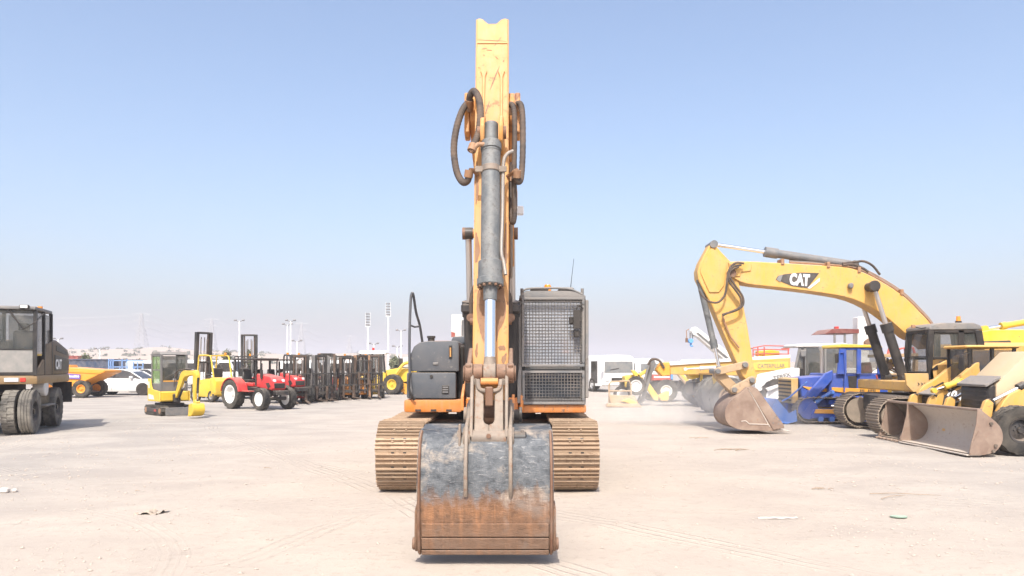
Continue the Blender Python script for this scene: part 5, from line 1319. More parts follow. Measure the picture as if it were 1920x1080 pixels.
forklift(gp(396, 752), math.radians(142), 'bright yellow forklift seen from behind with its tall mast beyond the mini excavator', 'bright_yellow', 'bright_yellow', 3.15, 'mast_steel', -4, False)
forklift(gp(462, 746), math.radians(100), 'dark forklift with raised mast standing behind the red tractor', 'guard_grey', 'mast_steel', 3.2, 'mast_steel', 0, False)
rz = math.radians(-60)
for px, py, lab, body, mh, mm in ((556, 755, 'dark red forklift next to the tractor bonnet, first of the row', 'lift_red', 2.15, 'mast_steel'), (584, 752, 'dark forklift, second of the row counted from the tractor', 'guard_grey', 2.2, 'guard_grey'), (612, 750, 'red forklift with rusty mast, third of the row from the tractor', 'lift_red', 2.2, 'mast_rust'), (640, 748, 'orange forklift, fourth of the row from the tractor', 'lift_orange', 2.15, 'mast_rust'), (667, 747, 'dark orange forklift, fifth of the row from the tractor', 'lift_orange', 2.1, 'pipe_rusty'), (698, 746, 'yellow forklift at the far end of the row beside the wheel loader', 'bright_yellow', 2.2, 'mast_steel')):
    f = forklift(gp(px, py), rz+random.uniform(-.3, .3), lab, body, 'mast_steel', mh+random.uniform(-.2, .1), mm, random.uniform(-3, 5), cz=random.choice((0, 0, .25, .6)))

def tractor(loc, rz, label, sc=1.0):
    t = thing('tractor', label, 'tractor', loc, rz, 'red tractors')
    # local +x forward, origin under the middle
    B().py([(-.95, .55), (.95, .50), (.95, .78), (-.3, .85), (-.95, .85)], -.24, .24).build('chassis', 'steel_black', t, .03)
    hd = B().py([(.18, .85), (1.20, .72), (1.30, .80), (1.28, 1.08), (1.10, 1.24), (.18, 1.36)], -.30, .30).build('bonnet', 'tractor_red', t, .07, seg=3)
    for s in (-1, 1):
        B().py([(1.0, .78), (1.16, .88), (1.05, 1.02), (.85, 1.0)], s*.302-.006, s*.302+.006).build('bonnet_vent', 'plastic_black', hd)
        B().obox((1.22, s*.19, 1.08), (.14, .14, .12)).build('head_lamp', 'lens_clear', hd, .03)
    B().box(1.265, 1.305, -.24, .24, .8, 1.0).build('grille', 'plastic_black', hd, .02)
    B().box(1.25, 1.5, -.28, .28, .55, .72).build('front_bumper', 'steel_black', t, .02)
    for s in (-1, 1):
        wheel(t, (-.85, s*.60, .56), (0, s, 0), .57, .36, .35, 'rim_white', 18, 'lug', dish=.5)
        wheel(t, (.98, s*.58, .41), (0, s, 0), .42, .26, .25, 'rim_white', 16, 'lug', dish=.12)
        fd = [(-.85+(.64)*math.cos(math.radians(a)), .56+.64*math.sin(math.radians(a))) for a in range(10, 171, 16)]
        fi = [(-.85+(.60)*math.cos(math.radians(a)), .56+.60*math.sin(math.radians(a))) for a in range(170, 9, -16)]
        B().py(fd+fi, s*.36 if s > 0 else -.78, .78 if s > 0 else -.36).build('fender', 'tractor_red', t, .01)
        B().box(-.3, .25, s*.28 if s > 0 else -.62, .62 if s > 0 else -.28, .66, .70).build('foot_plate', 'lift_red', t, .008)
        B().box(.18, .26, s*.3-.03, s*.3+.03, .9, 1.85).build('front_post', 'plastic_black', t, .008)
        B().tube([(-1.05, s*.42, .9), (-1.0, s*.42, 1.9)], .03, 6).build('rear_post', 'plastic_black', t)
    B().box(-1.15, .55, -.5, .5, 1.88, 1.94).build('canopy', 'plastic_black', t, .02)
    B().box(-.85, -.45, -.22, .22, 1.02, 1.12).px([(-.22, 1.1), (.22, 1.1), (.18, 1.5), (-.18, 1.5)], -.9, -.82).build('seat', 'plastic_black', t, .03)
    B().box(-.6, -.1, -.26, .26, .85, 1.0).build('gear_cover', 'tractor_red', t, .03)
    B().tube([(.1, 0, 1.25), (-.12, 0, 1.42)], .02, 6).lathe([(.17, -.012), (.185, 0), (.17, .012), (.16, 0), (.17, -.012)], (-.13, 0, 1.43), (-.5, 0, .86), 18).build('steering_wheel', 'plastic_black', t)
    B().cyl((.62, -.33, 1.15), (.62, -.33, 1.75), .035, n=12).cyl((.62, -.33, 1.2), (.62, -.33, 1.5), .055, n=12).build('exhaust_pipe', 'plastic_black', t)
    B().cyl((.98, -.5, .41), (.98, .5, .41), .07, n=12).build('front_axle', 'steel_black', t)
    B().cyl((-.85, -.5, .56), (-.85, .5, .56), .1, n=12).build('rear_axle', 'steel_black', t)
    return t
tractor((W(487, 766, 28.9).x, 28.9, 0), math.radians(-38), 'shiny red tractor with black canopy and white wheels, nearest of the two')
tractor((W(520, 750, 32.5).x, 33.2, 0), math.radians(-38), 'second red tractor behind the first, mostly hidden')

def wheel_loader():
    d = 43.0
    Q = lambda P: [(960+(x+8-960), 686+(y-686)*.97) for x, y in P]
    t = thing('wheel_loader', 'yellow wheel loader with white cab roof beside the excavator engine box', 'loader', (W(715, 745, d).x, d+.9, 0), world=True)
    for px, py in ((736, 726), (680, 726)):
        for y in (d+.2, d+1.7):
            wheel(t, (W(px, py, d).x, y, .58), (-.35, -1, 0) if y < d+1 else (.35, 1, 0), .59, .42, .30, 'bright_yellow', 16, 'lug')
    B().pix(Q([(715, 694), (740, 690), (768, 692), (768, 718), (756, 723), (742, 718), (735, 712), (716, 705)]), d+.5, .9).build('front_frame', 'bright_yellow', t, .05)
    B().pix(Q([(660, 700), (716, 698), (716, 735), (660, 735)]), d+.4, 1.1).build('rear_body', 'bright_yellow', t, .05)
    B().pix(Q([(740, 716), (768, 714), (768, 738), (752, 742), (742, 735)]), d+.5, .9).build('front_axle_frame', 'stripe_orange', t, .04)
    for y in (d+.25, d+1.45):
        B().tube(smooth([W(743, 700, y), W(758, 682, y), W(773, 684, y), W(783, 712, y)], 4), .1, 6).build('lift_arm', 'bright_yellow', t)
    cab = B().pix(Q([(664, 660), (668, 657), (714, 657), (716, 661), (714, 663), (666, 663)]), d+.35, 1.2).build('cab_roof', 'white_paint', t, .02)
    for y in (d+.4, d+1.4):
        for a, b in (((668, 662), (661, 698)), ((690, 662), (690, 698)), ((711, 662), (714, 698))):
            B().tube([W(a[0]+8, a[1], y), W(b[0]+8, b[1], y)], .05, 6).build('cab_post', 'plastic_black', cab)
        B().pix(Q([(669, 664), (689, 664), (689, 697), (664, 697)]), y, .01).build('side_window', 'glass_clear', cab)
        B().pix(Q([(691, 664), (710, 664), (713, 697), (691, 697)]), y, .01).build('side_window', 'glass_clear', cab)
    B().cyl(W(700, 657, d+.9), W(700, 652, d+.9), .07, n=12).build('beacon', 'lens_red', cab)
    B().pix(Q([(740, 672), (766, 668), (768, 690), (742, 690)]), d+1.9, .8).build('rear_hood', 'pale_panel', t, .05)
    B().box(W(743, 700, d).x, W(750, 700, d).x, d+1.0, d+1.2, 1.4, 2.1).build('exhaust_stack', 'steel_black', t, .02)
wheel_loader()
# ------------------------------------------------------------------ right, middle distance
glass('glass_bus', (.16, .18, .19), .85, .06, .3)
paint('crane_white', (.76, .75, .72), .45, dust=.12, wear=.1, wearcol=(.35, .25, .18))
paint('rail_red', (.55, .09, .07), .5, dust=.2)
paint('canopy_maroon', (.16, .035, .03), .6, dust=.2)
paint('hook_blue', (.12, .35, .75), .5, dust=.1)
paint('pale_yellow', (.72, .48, .08), .5, dust=.3)
paint('wood', (.40, .27, .15), .7, dust=.3)
paint('scrap', (.20, .15, .11), .65, metal=.3, dust=.45, wear=.5)

def bus(px, d, w_px, label, z_top, front=True, name='coach_bus'):
    x = W(px, 700, d).x
    t = thing(name, label, 'bus', (x, d, 0), math.radians(-72))
    # local +x forward
    hw = 1.15; L = 7.5; H = z_top
    rings = []
    for xx, k, lo in ((-L, .97, .45), (-L+.3, 1, .38), (-.5, 1, .38), (-.12, .98, .40), (0, .93, .5)):
        rings.append([V((xx, -hw*k, lo)), V((xx, hw*k, lo)), V((xx, hw*k, H-.45)), V((xx, hw*k*.95, H-.16)), V((xx, hw*k*.7, H-.03)), V((xx, 0, H)), V((xx, -hw*k*.7, H-.03)), V((xx, -hw*k*.95, H-.16)), V((xx, -hw*k, H-.45))])
    B().loft(rings).build('body', 'white_paint', t, ang=40)
    B().px([(-hw*.86, 1.22), (hw*.86, 1.22), (hw*.84, H-.42), (-hw*.84, H-.42)], -.02, .025).build('windscreen', 'glass_bus', t, .01)
    for s in (-1, 1):
        for k in range(5):
            xx = -.7-k*1.35
            if s < 0 and k == 0:
                B().box(xx-.95, xx, -hw-.012, -hw+.02, .55, H-.4).build('door', 'glass_dark', t, .01)
                continue
            B().box(xx-1.2, xx, s*hw-.015, s*hw+.015, 1.35, H-.5).build('side_window', 'glass_dark', t, .01)
        for xx in (-1.5, -5.7):
            wheel(t, (xx, s*(hw-.1), .45), (0, s, 0), .45, .28, .26, 'rim_grey', 10, 'rib', n=24)
        B().obox((.03, s*.8, .8), (.1, .3, .16)).build('head_lamp', 'lens_clear', t, .02)
        B().tube([(-.05, s*hw*.9, H-.35), (.25, s*(hw+.1), H-.5), (.25, s*(hw+.1), H-.7)], .03, 6).obox((.25, s*(hw+.1), H-.85), (.08, .2, .4)).build('mirror', 'white_paint', t, .006)
    B().box(-.01, .06, -.5, .5, .72, .9).build('grille', 'plastic_black', t, .01)
    B().box(-.01, .08, -1.0, 1.0, .42, .58).build('bumper', 'white_dirty', t, .03)
    B().tube([(.04, -.6, 1.4), (.04, 0, 1.5)], .02, 6).build('wiper', 'plastic_black', t)
    return t
bus(1160, 47, 0, 'white coach parked right of the caged cab', 2.35)
bus(1222, 60, 0, 'white minibus behind the coach', 2.25, name='minibus')

def backhoe_far():
    d = 31.0
    t = thing('backhoe_loader', 'dusty backhoe loader with grey dipper arm and open front frame near the white coach', 'loader', (W(1190, 752, d).x, d+.8, 0), world=True)
    B().pix([(1219, 675), (1225, 672), (1230, 680), (1226, 692), (1208, 752), (1196, 762), (1194, 756), (1204, 735)], d, .3).build('dipper_arm', 'steel_grey', t, .02)
    hyd(t, W(1218, 680, d-.1), W(1201, 745, d-.1), .6, .06, .03, 'steel_grey', 'chrome', 'dipper_cylinder', .1)
    for y in (d+.1, d+.7):
        B().pix([(1183, 694), (1190, 694), (1207, 710), (1205, 714), (1194, 713)], y, .14).build('boom_link', 'pale_yellow', t, .02)
        B().pix([(1194, 703), (1212, 692), (1225, 680), (1229, 685), (1215, 698), (1198, 708)], y, .12).build('boom_arm', 'pale_yellow', t, .02)
    wheel(t, (W(1192, 723, d).x, d-.1, W(1192, 723, d).z), (-.2, -1, 0), .40, .3, .24, 'white_paint', 14, 'lug')
    wheel(t, (W(1178, 735, d).x, d+1.6, .40), (.2, 1, 0), .40, .3, .24, 'white_paint', 14, 'lug')
    B().pix([(1172, 705), (1190, 702), (1200, 712), (1196, 730), (1172, 726)], d+.3, .9).build('body', 'pale_yellow', t, .04)
    B().pix([(1165, 713), (1182, 713), (1182, 728), (1165, 728)], d+.5, .6).build('radiator', 'steel_black', t, .03)
    fr = B().tube([W(1142, 760, d-.4), W(1142, 722, d-.4), W(1145, 716, d-.4), W(1180, 714, d-.4), W(1183, 722, d-.4), W(1184, 758, d-.4)], .035, 6).tube([W(1142, 733, d-.4), W(1183, 733, d-.4)], .03, 6)
    fr.build('front_guard_frame', 'link_dusty', t)
    bp = [(1141, 740), (1190, 742), (1198, 757), (1190, 763), (1146, 761)]
    B().pix(bp, d-.55, .12).build('bucket_back', 'link_dusty', t, .02)
    B().pix([(1141, 757), (1198, 757), (1205, 764), (1138, 763)], d-1.1, .6).build('bucket_floor', 'link_dusty', t, .02)
    B().pix([(1165, 752), (1180, 747), (1197, 755), (1190, 760)], d-1.0, .4).build('bucket_spoil', 'pale_yellow', t, .03)
backhoe_far()

def backhoe_digger():
    d = 34.5
    t = thing('tractor_digger', 'red tractor with yellow digger arm and small yellow bucket left of the dust cloud', 'tractor', (W(1250, 745, d).x, d+.8, 0), world=True)
    B().pix([(1224, 702), (1258, 702), (1262, 706), (1262, 713), (1224, 714)], d+.5, .7).build('bonnet', 'rail_red', t, .03)
    B().pix([(1226, 705.5), (1256, 705.5), (1256, 708.5), (1226, 708.5)], d+.49, .02).build('bonnet_stripe', 'white_paint', t, .004)
    B().pix([(1220, 714), (1285, 714), (1285, 734), (1220, 734)], d+.6, .6).build('chassis', 'steel_black', t, .04)
    for px, y in ((1250, d+.1), (1232, d+1.5)):
        wheel(t, (W(px, 728, d).x, y, .50), (-.15, -1 if y < d+1 else 1, 0), .52, .36, .26, 'rim_white', 16, 'lug')
    wheel(t, (W(1300, 728, d).x, d+.1, .50), (0, -1, 0), .52, .36, .26, 'rim_white', 16, 'lug')
    B().pix([(1208, 716), (1214, 713), (1236, 744), (1234, 752), (1226, 750), (1210, 724)], d-.3, .2).build('digger_arm', 'pale_yellow', t, .02)
    B().pix([(1235, 743), (1248, 735), (1255, 733), (1255, 748), (1252, 752), (1240, 752)], d-.5, .6).build('digger_bucket', 'pale_yellow', t, .03)
    for y in (d+.2, d+1.0):
        B().pix([(1264, 692), (1270, 690), (1292, 712), (1298, 716), (1292, 724), (1284, 718)], y, .12).build('loader_arm', 'pale_yellow', t, .02)
    B().tube([W(1270, 700, d), W(1288, 722, d), W(1290, 735, d), W(1283, 742, d)], .06, 8).build('lift_link', 'link_dusty', t)
    B().pix([(1258, 700), (1262, 700), (1262, 712), (1258, 712)], d+.4, .5).build('battery_box', 'hook_blue', t, .02)
    hyd(t, W(1275, 715, d+.2), W(1265, 735, d+.2), .5, .06, .03, 'steel_black', 'chrome', 'lift_cylinder', .1)
backhoe_digger()

def boom_truck():
    d = 30.0
    t = thing('telescopic_handler', 'long yellow telescopic boom with white top edge behind the excavator arm', 'crane', (W(1380, 745, d).x, d+1, 0), world=True)
    B().pix([(1245, 685), (1400, 675), (1400, 705), (1330, 703), (1245, 702)], d+.15, .5).build('inner_boom', 'cat_yellow', t, .02)
    B().pix([(1245, 680), (1482, 665), (1482, 671), (1245, 686)], d+.08, .65).build('boom_top_plate', 'crane_white', t, .01)
    B().pix([(1385, 676), (1482, 671), (1482, 728), (1400, 722)], d, .75).build('outer_boom', 'cat_yellow', t, .02)
    pl = B().pix([(1410, 680), (1478, 678), (1478, 694), (1410, 695)], d-.03, .03).build('name_panel', 'pale_yellow', t, .004)
    lettering('CATERPILLAR', .23, 'decal_grey', pl, W(1446, 686.5, d-.04), (PI/2, math.radians(-1), 0), 0, .003, sx=.78)
    B().pix([(1240, 680), (1256, 679), (1258, 704), (1242, 706), (1232, 694)], d+.05, .6).build('boom_head', 'stripe_orange', t, .03)
    B().tube(smooth([W(1215, 684, d), W(1222, 674, d), W(1236, 676, d), W(1245, 690, d)], 4), .05, 8).build('hose', 'hose', t)
    hyd(t, W(1340, 689, d-.1), W(1285, 692, d-.1), .5, .07, .035, 'pale_panel', 'chrome', 'extend_cylinder', .1)
    B().pix([(1300, 716), (1480, 724), (1480, 745), (1300, 742)], d+.5, 1.4).build('chassis', 'steel_black', t, .05)
    for px in (1330, 1470):
        for y in (d+.2, d+2.0):
            wheel(t, (W(px, 740, d).x, y, .55), (0, -1 if y < d+1 else 1, 0), .56, .38, .30, 'bright_yellow', 16, 'lug')
    B().pix([(1313, 692), (1318, 692), (1318, 722), (1313, 722)], d+.3, .08).build('cab_post', 'bright_yellow', t, .01)
    B().pix([(1318, 692), (1345, 690), (1345, 722), (1318, 722)], d+.34, 1.0).build('cab', 'guard_grey', t, .03)
    B().pix([(1290, 697), (1312, 693), (1312, 708), (1296, 712)], d+.4, .7).build('engine_cover', 'bright_yellow', t, .04)
boom_truck()

def dusty_wheel_loader():
    d = 24.5
    t = thing('wheel_loader', 'big dusty lugged tyre and axle of a loader just behind the dug-in bucket', 'loader', (W(1390, 770, d).x, d+.8, 0), world=True)
    for y in (d, d+1.8):
        wheel(t, (W(1368, 762, d).x, y, .62), (-.3, -1 if y < d+1 else 1, 0), .66, .45, .33, 'link_dusty', 20, 'lug', 'rubber_dusty')
    B().pix([(1343, 704), (1356, 700), (1362, 735), (1350, 742)], d+.6, .6).build('front_frame', 'pale_yellow', t, .04)
    B().pix([(1360, 745), (1425, 745), (1425, 770), (1360, 770)], d+.5, .9).build('axle_frame', 'steel_black', t, .05)
dusty_wheel_loader()

def terex():
    d = 25.5
    t = thing('telehandler', 'white telehandler with sloping white boom and glazed cab behind the blue loader', 'telehandler', (W(1490, 770, d).x, d+.8, 0), world=True)
    B().pix([(1416, 722), (1420, 706), (1432, 701), (1486, 690), (1500, 690), (1500, 712), (1486, 716), (1432, 733), (1418, 735)], d, .45).build('boom', 'crane_white', t, .03)
    lettering('TEREX', .19, 'decal_grey', t, W(1466, 706, d-.01), (PI/2, math.radians(-14), 0), .004, .004, sx=1.1)
    B().pix([(1448, 711), (1452, 710), (1452, 714), (1448, 715)], d-.006, .02).build('logo_mark', 'decal_grey', t)
    B().pix([(1436, 728), (1480, 713), (1482, 717), (1440, 734)], d-.1, .1).build('boom_cylinder', 'white_dirty', t, .01)
    for y in (d+.1, d+1.7):
        wheel(t, (W(1458, 752, d).x, y, .60), (-.2, -1 if y < d+1 else 1, 0), .62, .42, .36, 'white_paint', 16, 'lug')
        wheel(t, (W(1560, 752, d).x, y, .60), (-.2, -1 if y < d+1 else 1, 0), .62, .42, .36, 'white_paint', 16, 'lug')
    B().pix([(1470, 735), (1585, 730), (1585, 760), (1470, 760)], d+.4, 1.2).build('chassis', 'steel_black', t, .05)
    B().pix([(1462, 712), (1490, 714), (1490, 728), (1466, 735)], d+.5, .8).build('fender', 'white_paint', t, .03)
    cab = B().pix([(1491, 648), (1496, 645), (1585, 643), (1590, 646), (1590, 650), (1492, 651)], d+.3, 1.2).build('cab_roof', 'pale_panel', t, .02)
    for y in (d+.35, d+1.4):
        for P in ([(1498, 651), (1502, 651), (1494, 690), (1490, 690)], [(1508, 651), (1512, 651), (1511, 708), (1505, 708)], [(1546, 650), (1550, 650), (1550, 708), (1546, 708)], [(1580, 650), (1584, 650), (1584, 708), (1580, 708)]):
            B().pix(P, y, .06).build('cab_post', 'guard_grey', cab, .01)
        B().pix([(1512, 652), (1546, 652), (1546, 706), (1511, 706)], y+.02, .01).build('side_window', 'glass_clear', cab)
        B().pix([(1550, 652), (1580, 652), (1580, 706), (1550, 706)], y+.02, .01).build('side_window', 'glass_clear', cab)
        B().pix([(1502, 652), (1508, 652), (1505, 690), (1494, 690)], y+.02, .01).build('quarter_window', 'glass_clear', cab)
    B().pix([(1501, 656), (1512, 656), (1512, 669), (1502, 669)], d+.25, .06).build('mirror', 'guard_grey', cab, .02)
    B().tube([W(1507, 669, d+.28), W(1508, 690, d+.28), W(1502, 707, d+.3)], .03, 6).build('mirror_arm', 'plastic_black', cab)
    B().pix([(1492, 690), (1510, 690), (1510, 712), (1496, 712)], d+.28, .1).build('front_panel', 'plastic_black', cab, .02)
    B().pix([(1520, 706), (1545, 706), (1543, 690), (1533, 678), (1526, 680), (1526, 696)], d+.8, .5).build('operator_seat', 'plastic_black', cab, .04)
    B().tube(smooth([W(1523, 704, d+.5), W(1523, 693, d+.5), W(1530, 688, d+.5), W(1537, 693, d+.5), W(1537, 704, d+.5)], 4), .03, 8).build('steering_wheel', 'plastic_black', cab)
terex()

def white_crane():
    d = 40.0
    t = thing('mobile_crane', 'white crane jib with blue hook hanging at its tip, behind the excavator arm', 'crane', (W(1400, 735, d).x, d+1, 0), world=True)
    B().pix([(1296, 620), (1301, 613), (1306, 613), (1372, 665), (1374, 678), (1362, 678), (1309, 632), (1300, 628)], d, .6).build('jib', 'crane_white', t, .03)
    B().pix([(1306, 624), (1310, 624), (1368, 672), (1365, 674)], d-.06, .05).build('jib_underside', 'steel_grey', t)
    B().tube([W(1292, 617, d), W(1287, 620, d), W(1287.5, 638, d)], .025, 6).build('spare_line', 'pipe_rusty', t)
    B().cyl(W(1287.5, 634, d), W(1287.5, 642, d), .07, n=8).build('line_weight', 'rust_pin', t)
    B().tube([W(1294, 624, d+.2), W(1294, 637, d+.2)], .03, 6).tube([W(1299, 625, d+.2), W(1298, 637, d+.2)], .03, 6).build('hoist_rope', 'steel_grey', t)
    B().cyl(W(1296, 639, d), W(1296, 639, d)+V((0, .3, 0)), .13, n=16).build('hook_block', 'hook_blue', t, .02)
    B().tube(smooth([W(1297, 640, d+.15), W(1295, 646, d+.15), W(1296, 649, d+.15), W(1299, 648, d+.15)], 4), .05, 8).build('hook', 'hook_blue', t)
    hyd(t, W(1390, 690, d+.2), W(1345, 662, d+.2), .55, .09, .05, 'white_dirty', 'chrome', 'luffing_cylinder', .2)
    B().pix([(1345, 676), (1420, 676), (1420, 735), (1345, 735)], d+.6, 2.2).build('carrier_body', 'white_dirty', t, .08)
    for px in (1360, 1405):
        for y in (d+.5, d+2.9): wheel(t, (W(px, 735, d).x, y, .5), (0, -1 if y < d+1 else 1, 0), .5, .3, .28, 'rim_grey', 10, 'rib', n=24)
white_crane()

def basket_lift():
    d = 36.0
    t = thing('boom_lift', 'red railed platform of a boom lift showing above the yellow boom', 'lift', (W(1450, 740, d).x, d+.8, 0), world=True)
    for i, px in enumerate((1412, 1421, 1433, 1478)):
        for y in (d, d+1.0): B().tube([W(px, 672, y), W(px, 650 if i else 655, y)], .03, 6).build('rail_post', 'rail_red', t)
    for py in (648, 655, 663):
        for y in (d, d+1.0): B().tube([W(1412, py+(4 if py == 648 else 1), y), W(1433, py, y), W(1480, py+1, y)], .028, 6).build('rail', 'rail_red', t)
    for px in (1412, 1480): B().tube([W(px, 653, d), W(px, 653, d)+V((0, 1, 0))], .03, 6).build('rail', 'rail_red', t)
    B().pix([(1408, 670), (1482, 669), (1482, 673), (1408, 674)], d-.02, 1.05).build('platform_floor', 'rail_red', t, .02)
    B().pix([(1421, 658), (1446, 656), (1462, 658), (1462, 666), (1440, 668), (1421, 668)], d+.3, .4).build('jib', 'bright_yellow', t, .03)
    B().pix([(1440, 673), (1456, 673), (1462, 735), (1436, 735)], d+.3, .5).build('lift_mast', 'bright_yellow', t, .03)
    B().pix([(1420, 728), (1480, 728), (1480, 742), (1420, 742)], d-.1, 1.3).build('base', 'steel_black', t, .05)
basket_lift()

def canopy_machine():
    d = 33.0
    t = thing('tower_crane_truck', 'maroon sun canopy and white crane post rising behind the blue cab', 'crane', (W(1600, 735, d).x, d+.8, 0), world=True)
    B().pix([(1547, 626), (1560, 617), (1565, 616), (1611, 617), (1611, 625), (1560, 625)], d, 1.6).build('canopy', 'canopy_maroon', t, .01)
    B().pix([(1567, 612), (1573, 612), (1573, 617), (1567, 617)], d+.6, .2).build('beacon', 'lens_red', t, .01)
    for px in (1565, 1584):
        for y in (d+.1, d+1.5): B().tube([W(px, 625, y), W(px, 735, y)], .05, 6).build('canopy_post', 'guard_grey', t)
    B().pix([(1608, 594), (1626, 594), (1629, 640), (1634, 735), (1608, 735)], d+.4, .5).build('crane_post', 'crane_white', t, .03)
    B().pix([(1608, 596), (1612, 596), (1612, 650), (1608, 650)], d+.34, .06).build('post_cylinder', 'pale_panel', t, .01)
    B().pix([(1629, 617), (1636, 616), (1637, 655), (1634, 655), (1634, 619), (1629, 620)], d+.3, .1).build('side_bracket', 'rail_red', t, .01)
    B().pix([(1622, 640), (1630, 634), (1636, 650), (1622, 650)], d+.25, .3).build('winch', 'rust_pin', t, .03)
    B().pix([(1550, 690), (1660, 690), (1660, 735), (1550, 735)], d, 1.8).build('truck_body', 'white_dirty', t, .06)
    for px in (1565, 1645):
        for y in (d+.0, d+1.7): wheel(t, (W(px, 735, d).x, y, .45), (0, -1 if y < d+1 else 1, 0), .45, .3, .26, 'rim_grey', 10, 'rib', n=24)
canopy_machine()

def scrap_heap():
    d = 27.0
    t = thing('parts_rack', 'wooden-framed rack stacked with scrap machine parts between blue cab and excavator', 'rack', (W(1685, 740, d).x, d+.8, 0), world=True)
    B().pix([(1656, 668), (1662, 668), (1662, 745), (1656, 745)], d, .2).build('frame_post', 'wood', t, .01)
    B().pix([(1716, 668), (1722, 668), (1722, 745), (1716, 745)], d, .2).build('frame_post', 'wood', t, .01)
    B().pix([(1656, 664), (1722, 662), (1722, 669), (1656, 670)], d-.03, 1.2).build('frame_beam', 'wood', t, .01)
    B().pix([(1656, 700), (1722, 700), (1722, 703), (1656, 703)], d+.0, 1.2).build('shelf', 'wood', t, .01)
    rnd = random.Random(3)
    for i in range(46):
        px, py = rnd.uniform(1664, 1714), rnd.uniform(674, 738); y = d+rnd.uniform(.1, 1.0)
        p = W(px, py, d); p.y = y
        r = rnd.uniform(.06, .15); a = V((rnd.uniform(-1, 1), rnd.uniform(-1, 1), rnd.uniform(-.5, .5))).normalized()
        b = B()
        if rnd.random() < .5: b.cyl(p-a*r*1.4, p+a*r*1.4, r*.8, r*.5, n=10)
        else: b.obox(p, (r*2, r*1.3, r*1.6), Matrix.Rotation(rnd.uniform(0, 3), 3, a))
        b.build('machine_part', rnd.choice(['scrap', 'pale_panel', 'pale_yellow', 'rust_pin', 'steel_grey']), t, .015)
    for px in (1664, 1680, 1696):
        B().tube([W(px, 668, d+.4), W(px+3, 655, d+.4), W(px+16, 652, d+.4), W(px+20, 668, d+.4)], .05, 6).build('bent_pipe', 'rail_red', t)
scrap_heap()

def far_boom():
    d = 24.0
    t = thing('crawler_excavator', 'yellow excavator boom lying behind the profile excavator cab at the right edge', 'excavator', (W(1930, 745, d).x, d+.8, 0), world=True)
    B().pix([(1838, 622), (1860, 618), (1960, 618), (2000, 640), (2000, 690), (1960, 660), (1900, 648), (1845, 650)], d, .55).build('boom', 'bright_yellow', t, .03)
    B().pix([(1840, 640), (1895, 638), (1900, 648), (1845, 650)], d-.05, .05).build('boom_underside_pipe', 'steel_black', t, .02)
    hyd(t, W(1960, 598, d+.2), W(1845, 617, d+.2), .72, .10, .06, 'bright_yellow', 'chrome', 'arm_cylinder', .15)
    B().pix([(1855, 645), (1880, 645), (1905, 700), (1910, 745), (1880, 745), (1862, 700)], d, .45).build('arm', 'bright_yellow', t, .03)
    B().pix([(1960, 690), (2080, 690), (2080, 740), (1960, 740)], d-.8, 2.4).build('house', 'bright_yellow', t, .08)
    sm = shoe(.5, .2, 'shoe_far', 1, .03, holes=False)
    for y in (d-.5, d+1.5):
        a = W(1950, 745, d).x
        crawler(t, [(a, .42, .38), (a+2.8, .42, .38)], lambda u, z: V((u, y, z)), (0, 1, 0), .5, .2, 'shoe_far', sm)
far_boom()
# ------------------------------------------------------------------ far background
paint('hill_sand', (.46, .36, .28), .95, dust=.3, up=0, bump=0, scale=.02)
paint('leaf_dusty', (.10, .115, .055), .8, dust=.35, up=.2, dustcol=(.25, .22, .15), bump=0)
paint('bark', (.14, .10, .07), .9, dust=.3, bump=0)
paint('steel_far', (.42, .43, .44), .6, dust=.1, up=0, bump=0)
paint('pole_white', (.74, .74, .73), .5, dust=.1, up=0, bump=0)
paint('container_blue', (.035, .055, .10), .5, dust=.25, wear=.1, bump=0)
paint('rack_blue', (.20, .34, .62), .5, dust=.15, bump=0)
def make_hills():
    wofs()
    def h(x, y):
        r = min(1, max(0, (y-330)/260))
        px = 960+x/y*FPX
        side = 1.0 if px < 300 else max(.0, 1-(px-300)/1500)
        side = max(side, .35)
        base_ = 17*r*side
        return base_*(.86+.22*noise.noise(V((x*.008, y*.008, 1))))+2.4*r*noise.noise(V((x*.03, y*.03, 2)))+.9*r*noise.noise(V((x*.1, y*.1, 5)))-.5+(2.5*math.exp(-((y-420)/40)**2))*side
    xs = [-1400+i*14 for i in range(160)]; ys = [300+i*9 for i in range(50)]+[760+i*60 for i in range(8)]
    nx = len(xs)
    me = bpy.data.meshes.new('hills')
    me.from_pydata([(x, y, h(x, y)) for y in ys for x in xs], [], [(j*nx+i, j*nx+i+1, (j+1)*nx+i+1, (j+1)*nx+i) for j in range(len(ys)-1) for i in range(nx-1)])
    me.shade_smooth(); me.materials.append(MAT['hill_sand'])
    o = bpy.data.objects.new('hills', me); COL.objects.link(o); o['kind'] = 'structure'
    return h
hill_h = make_hills()

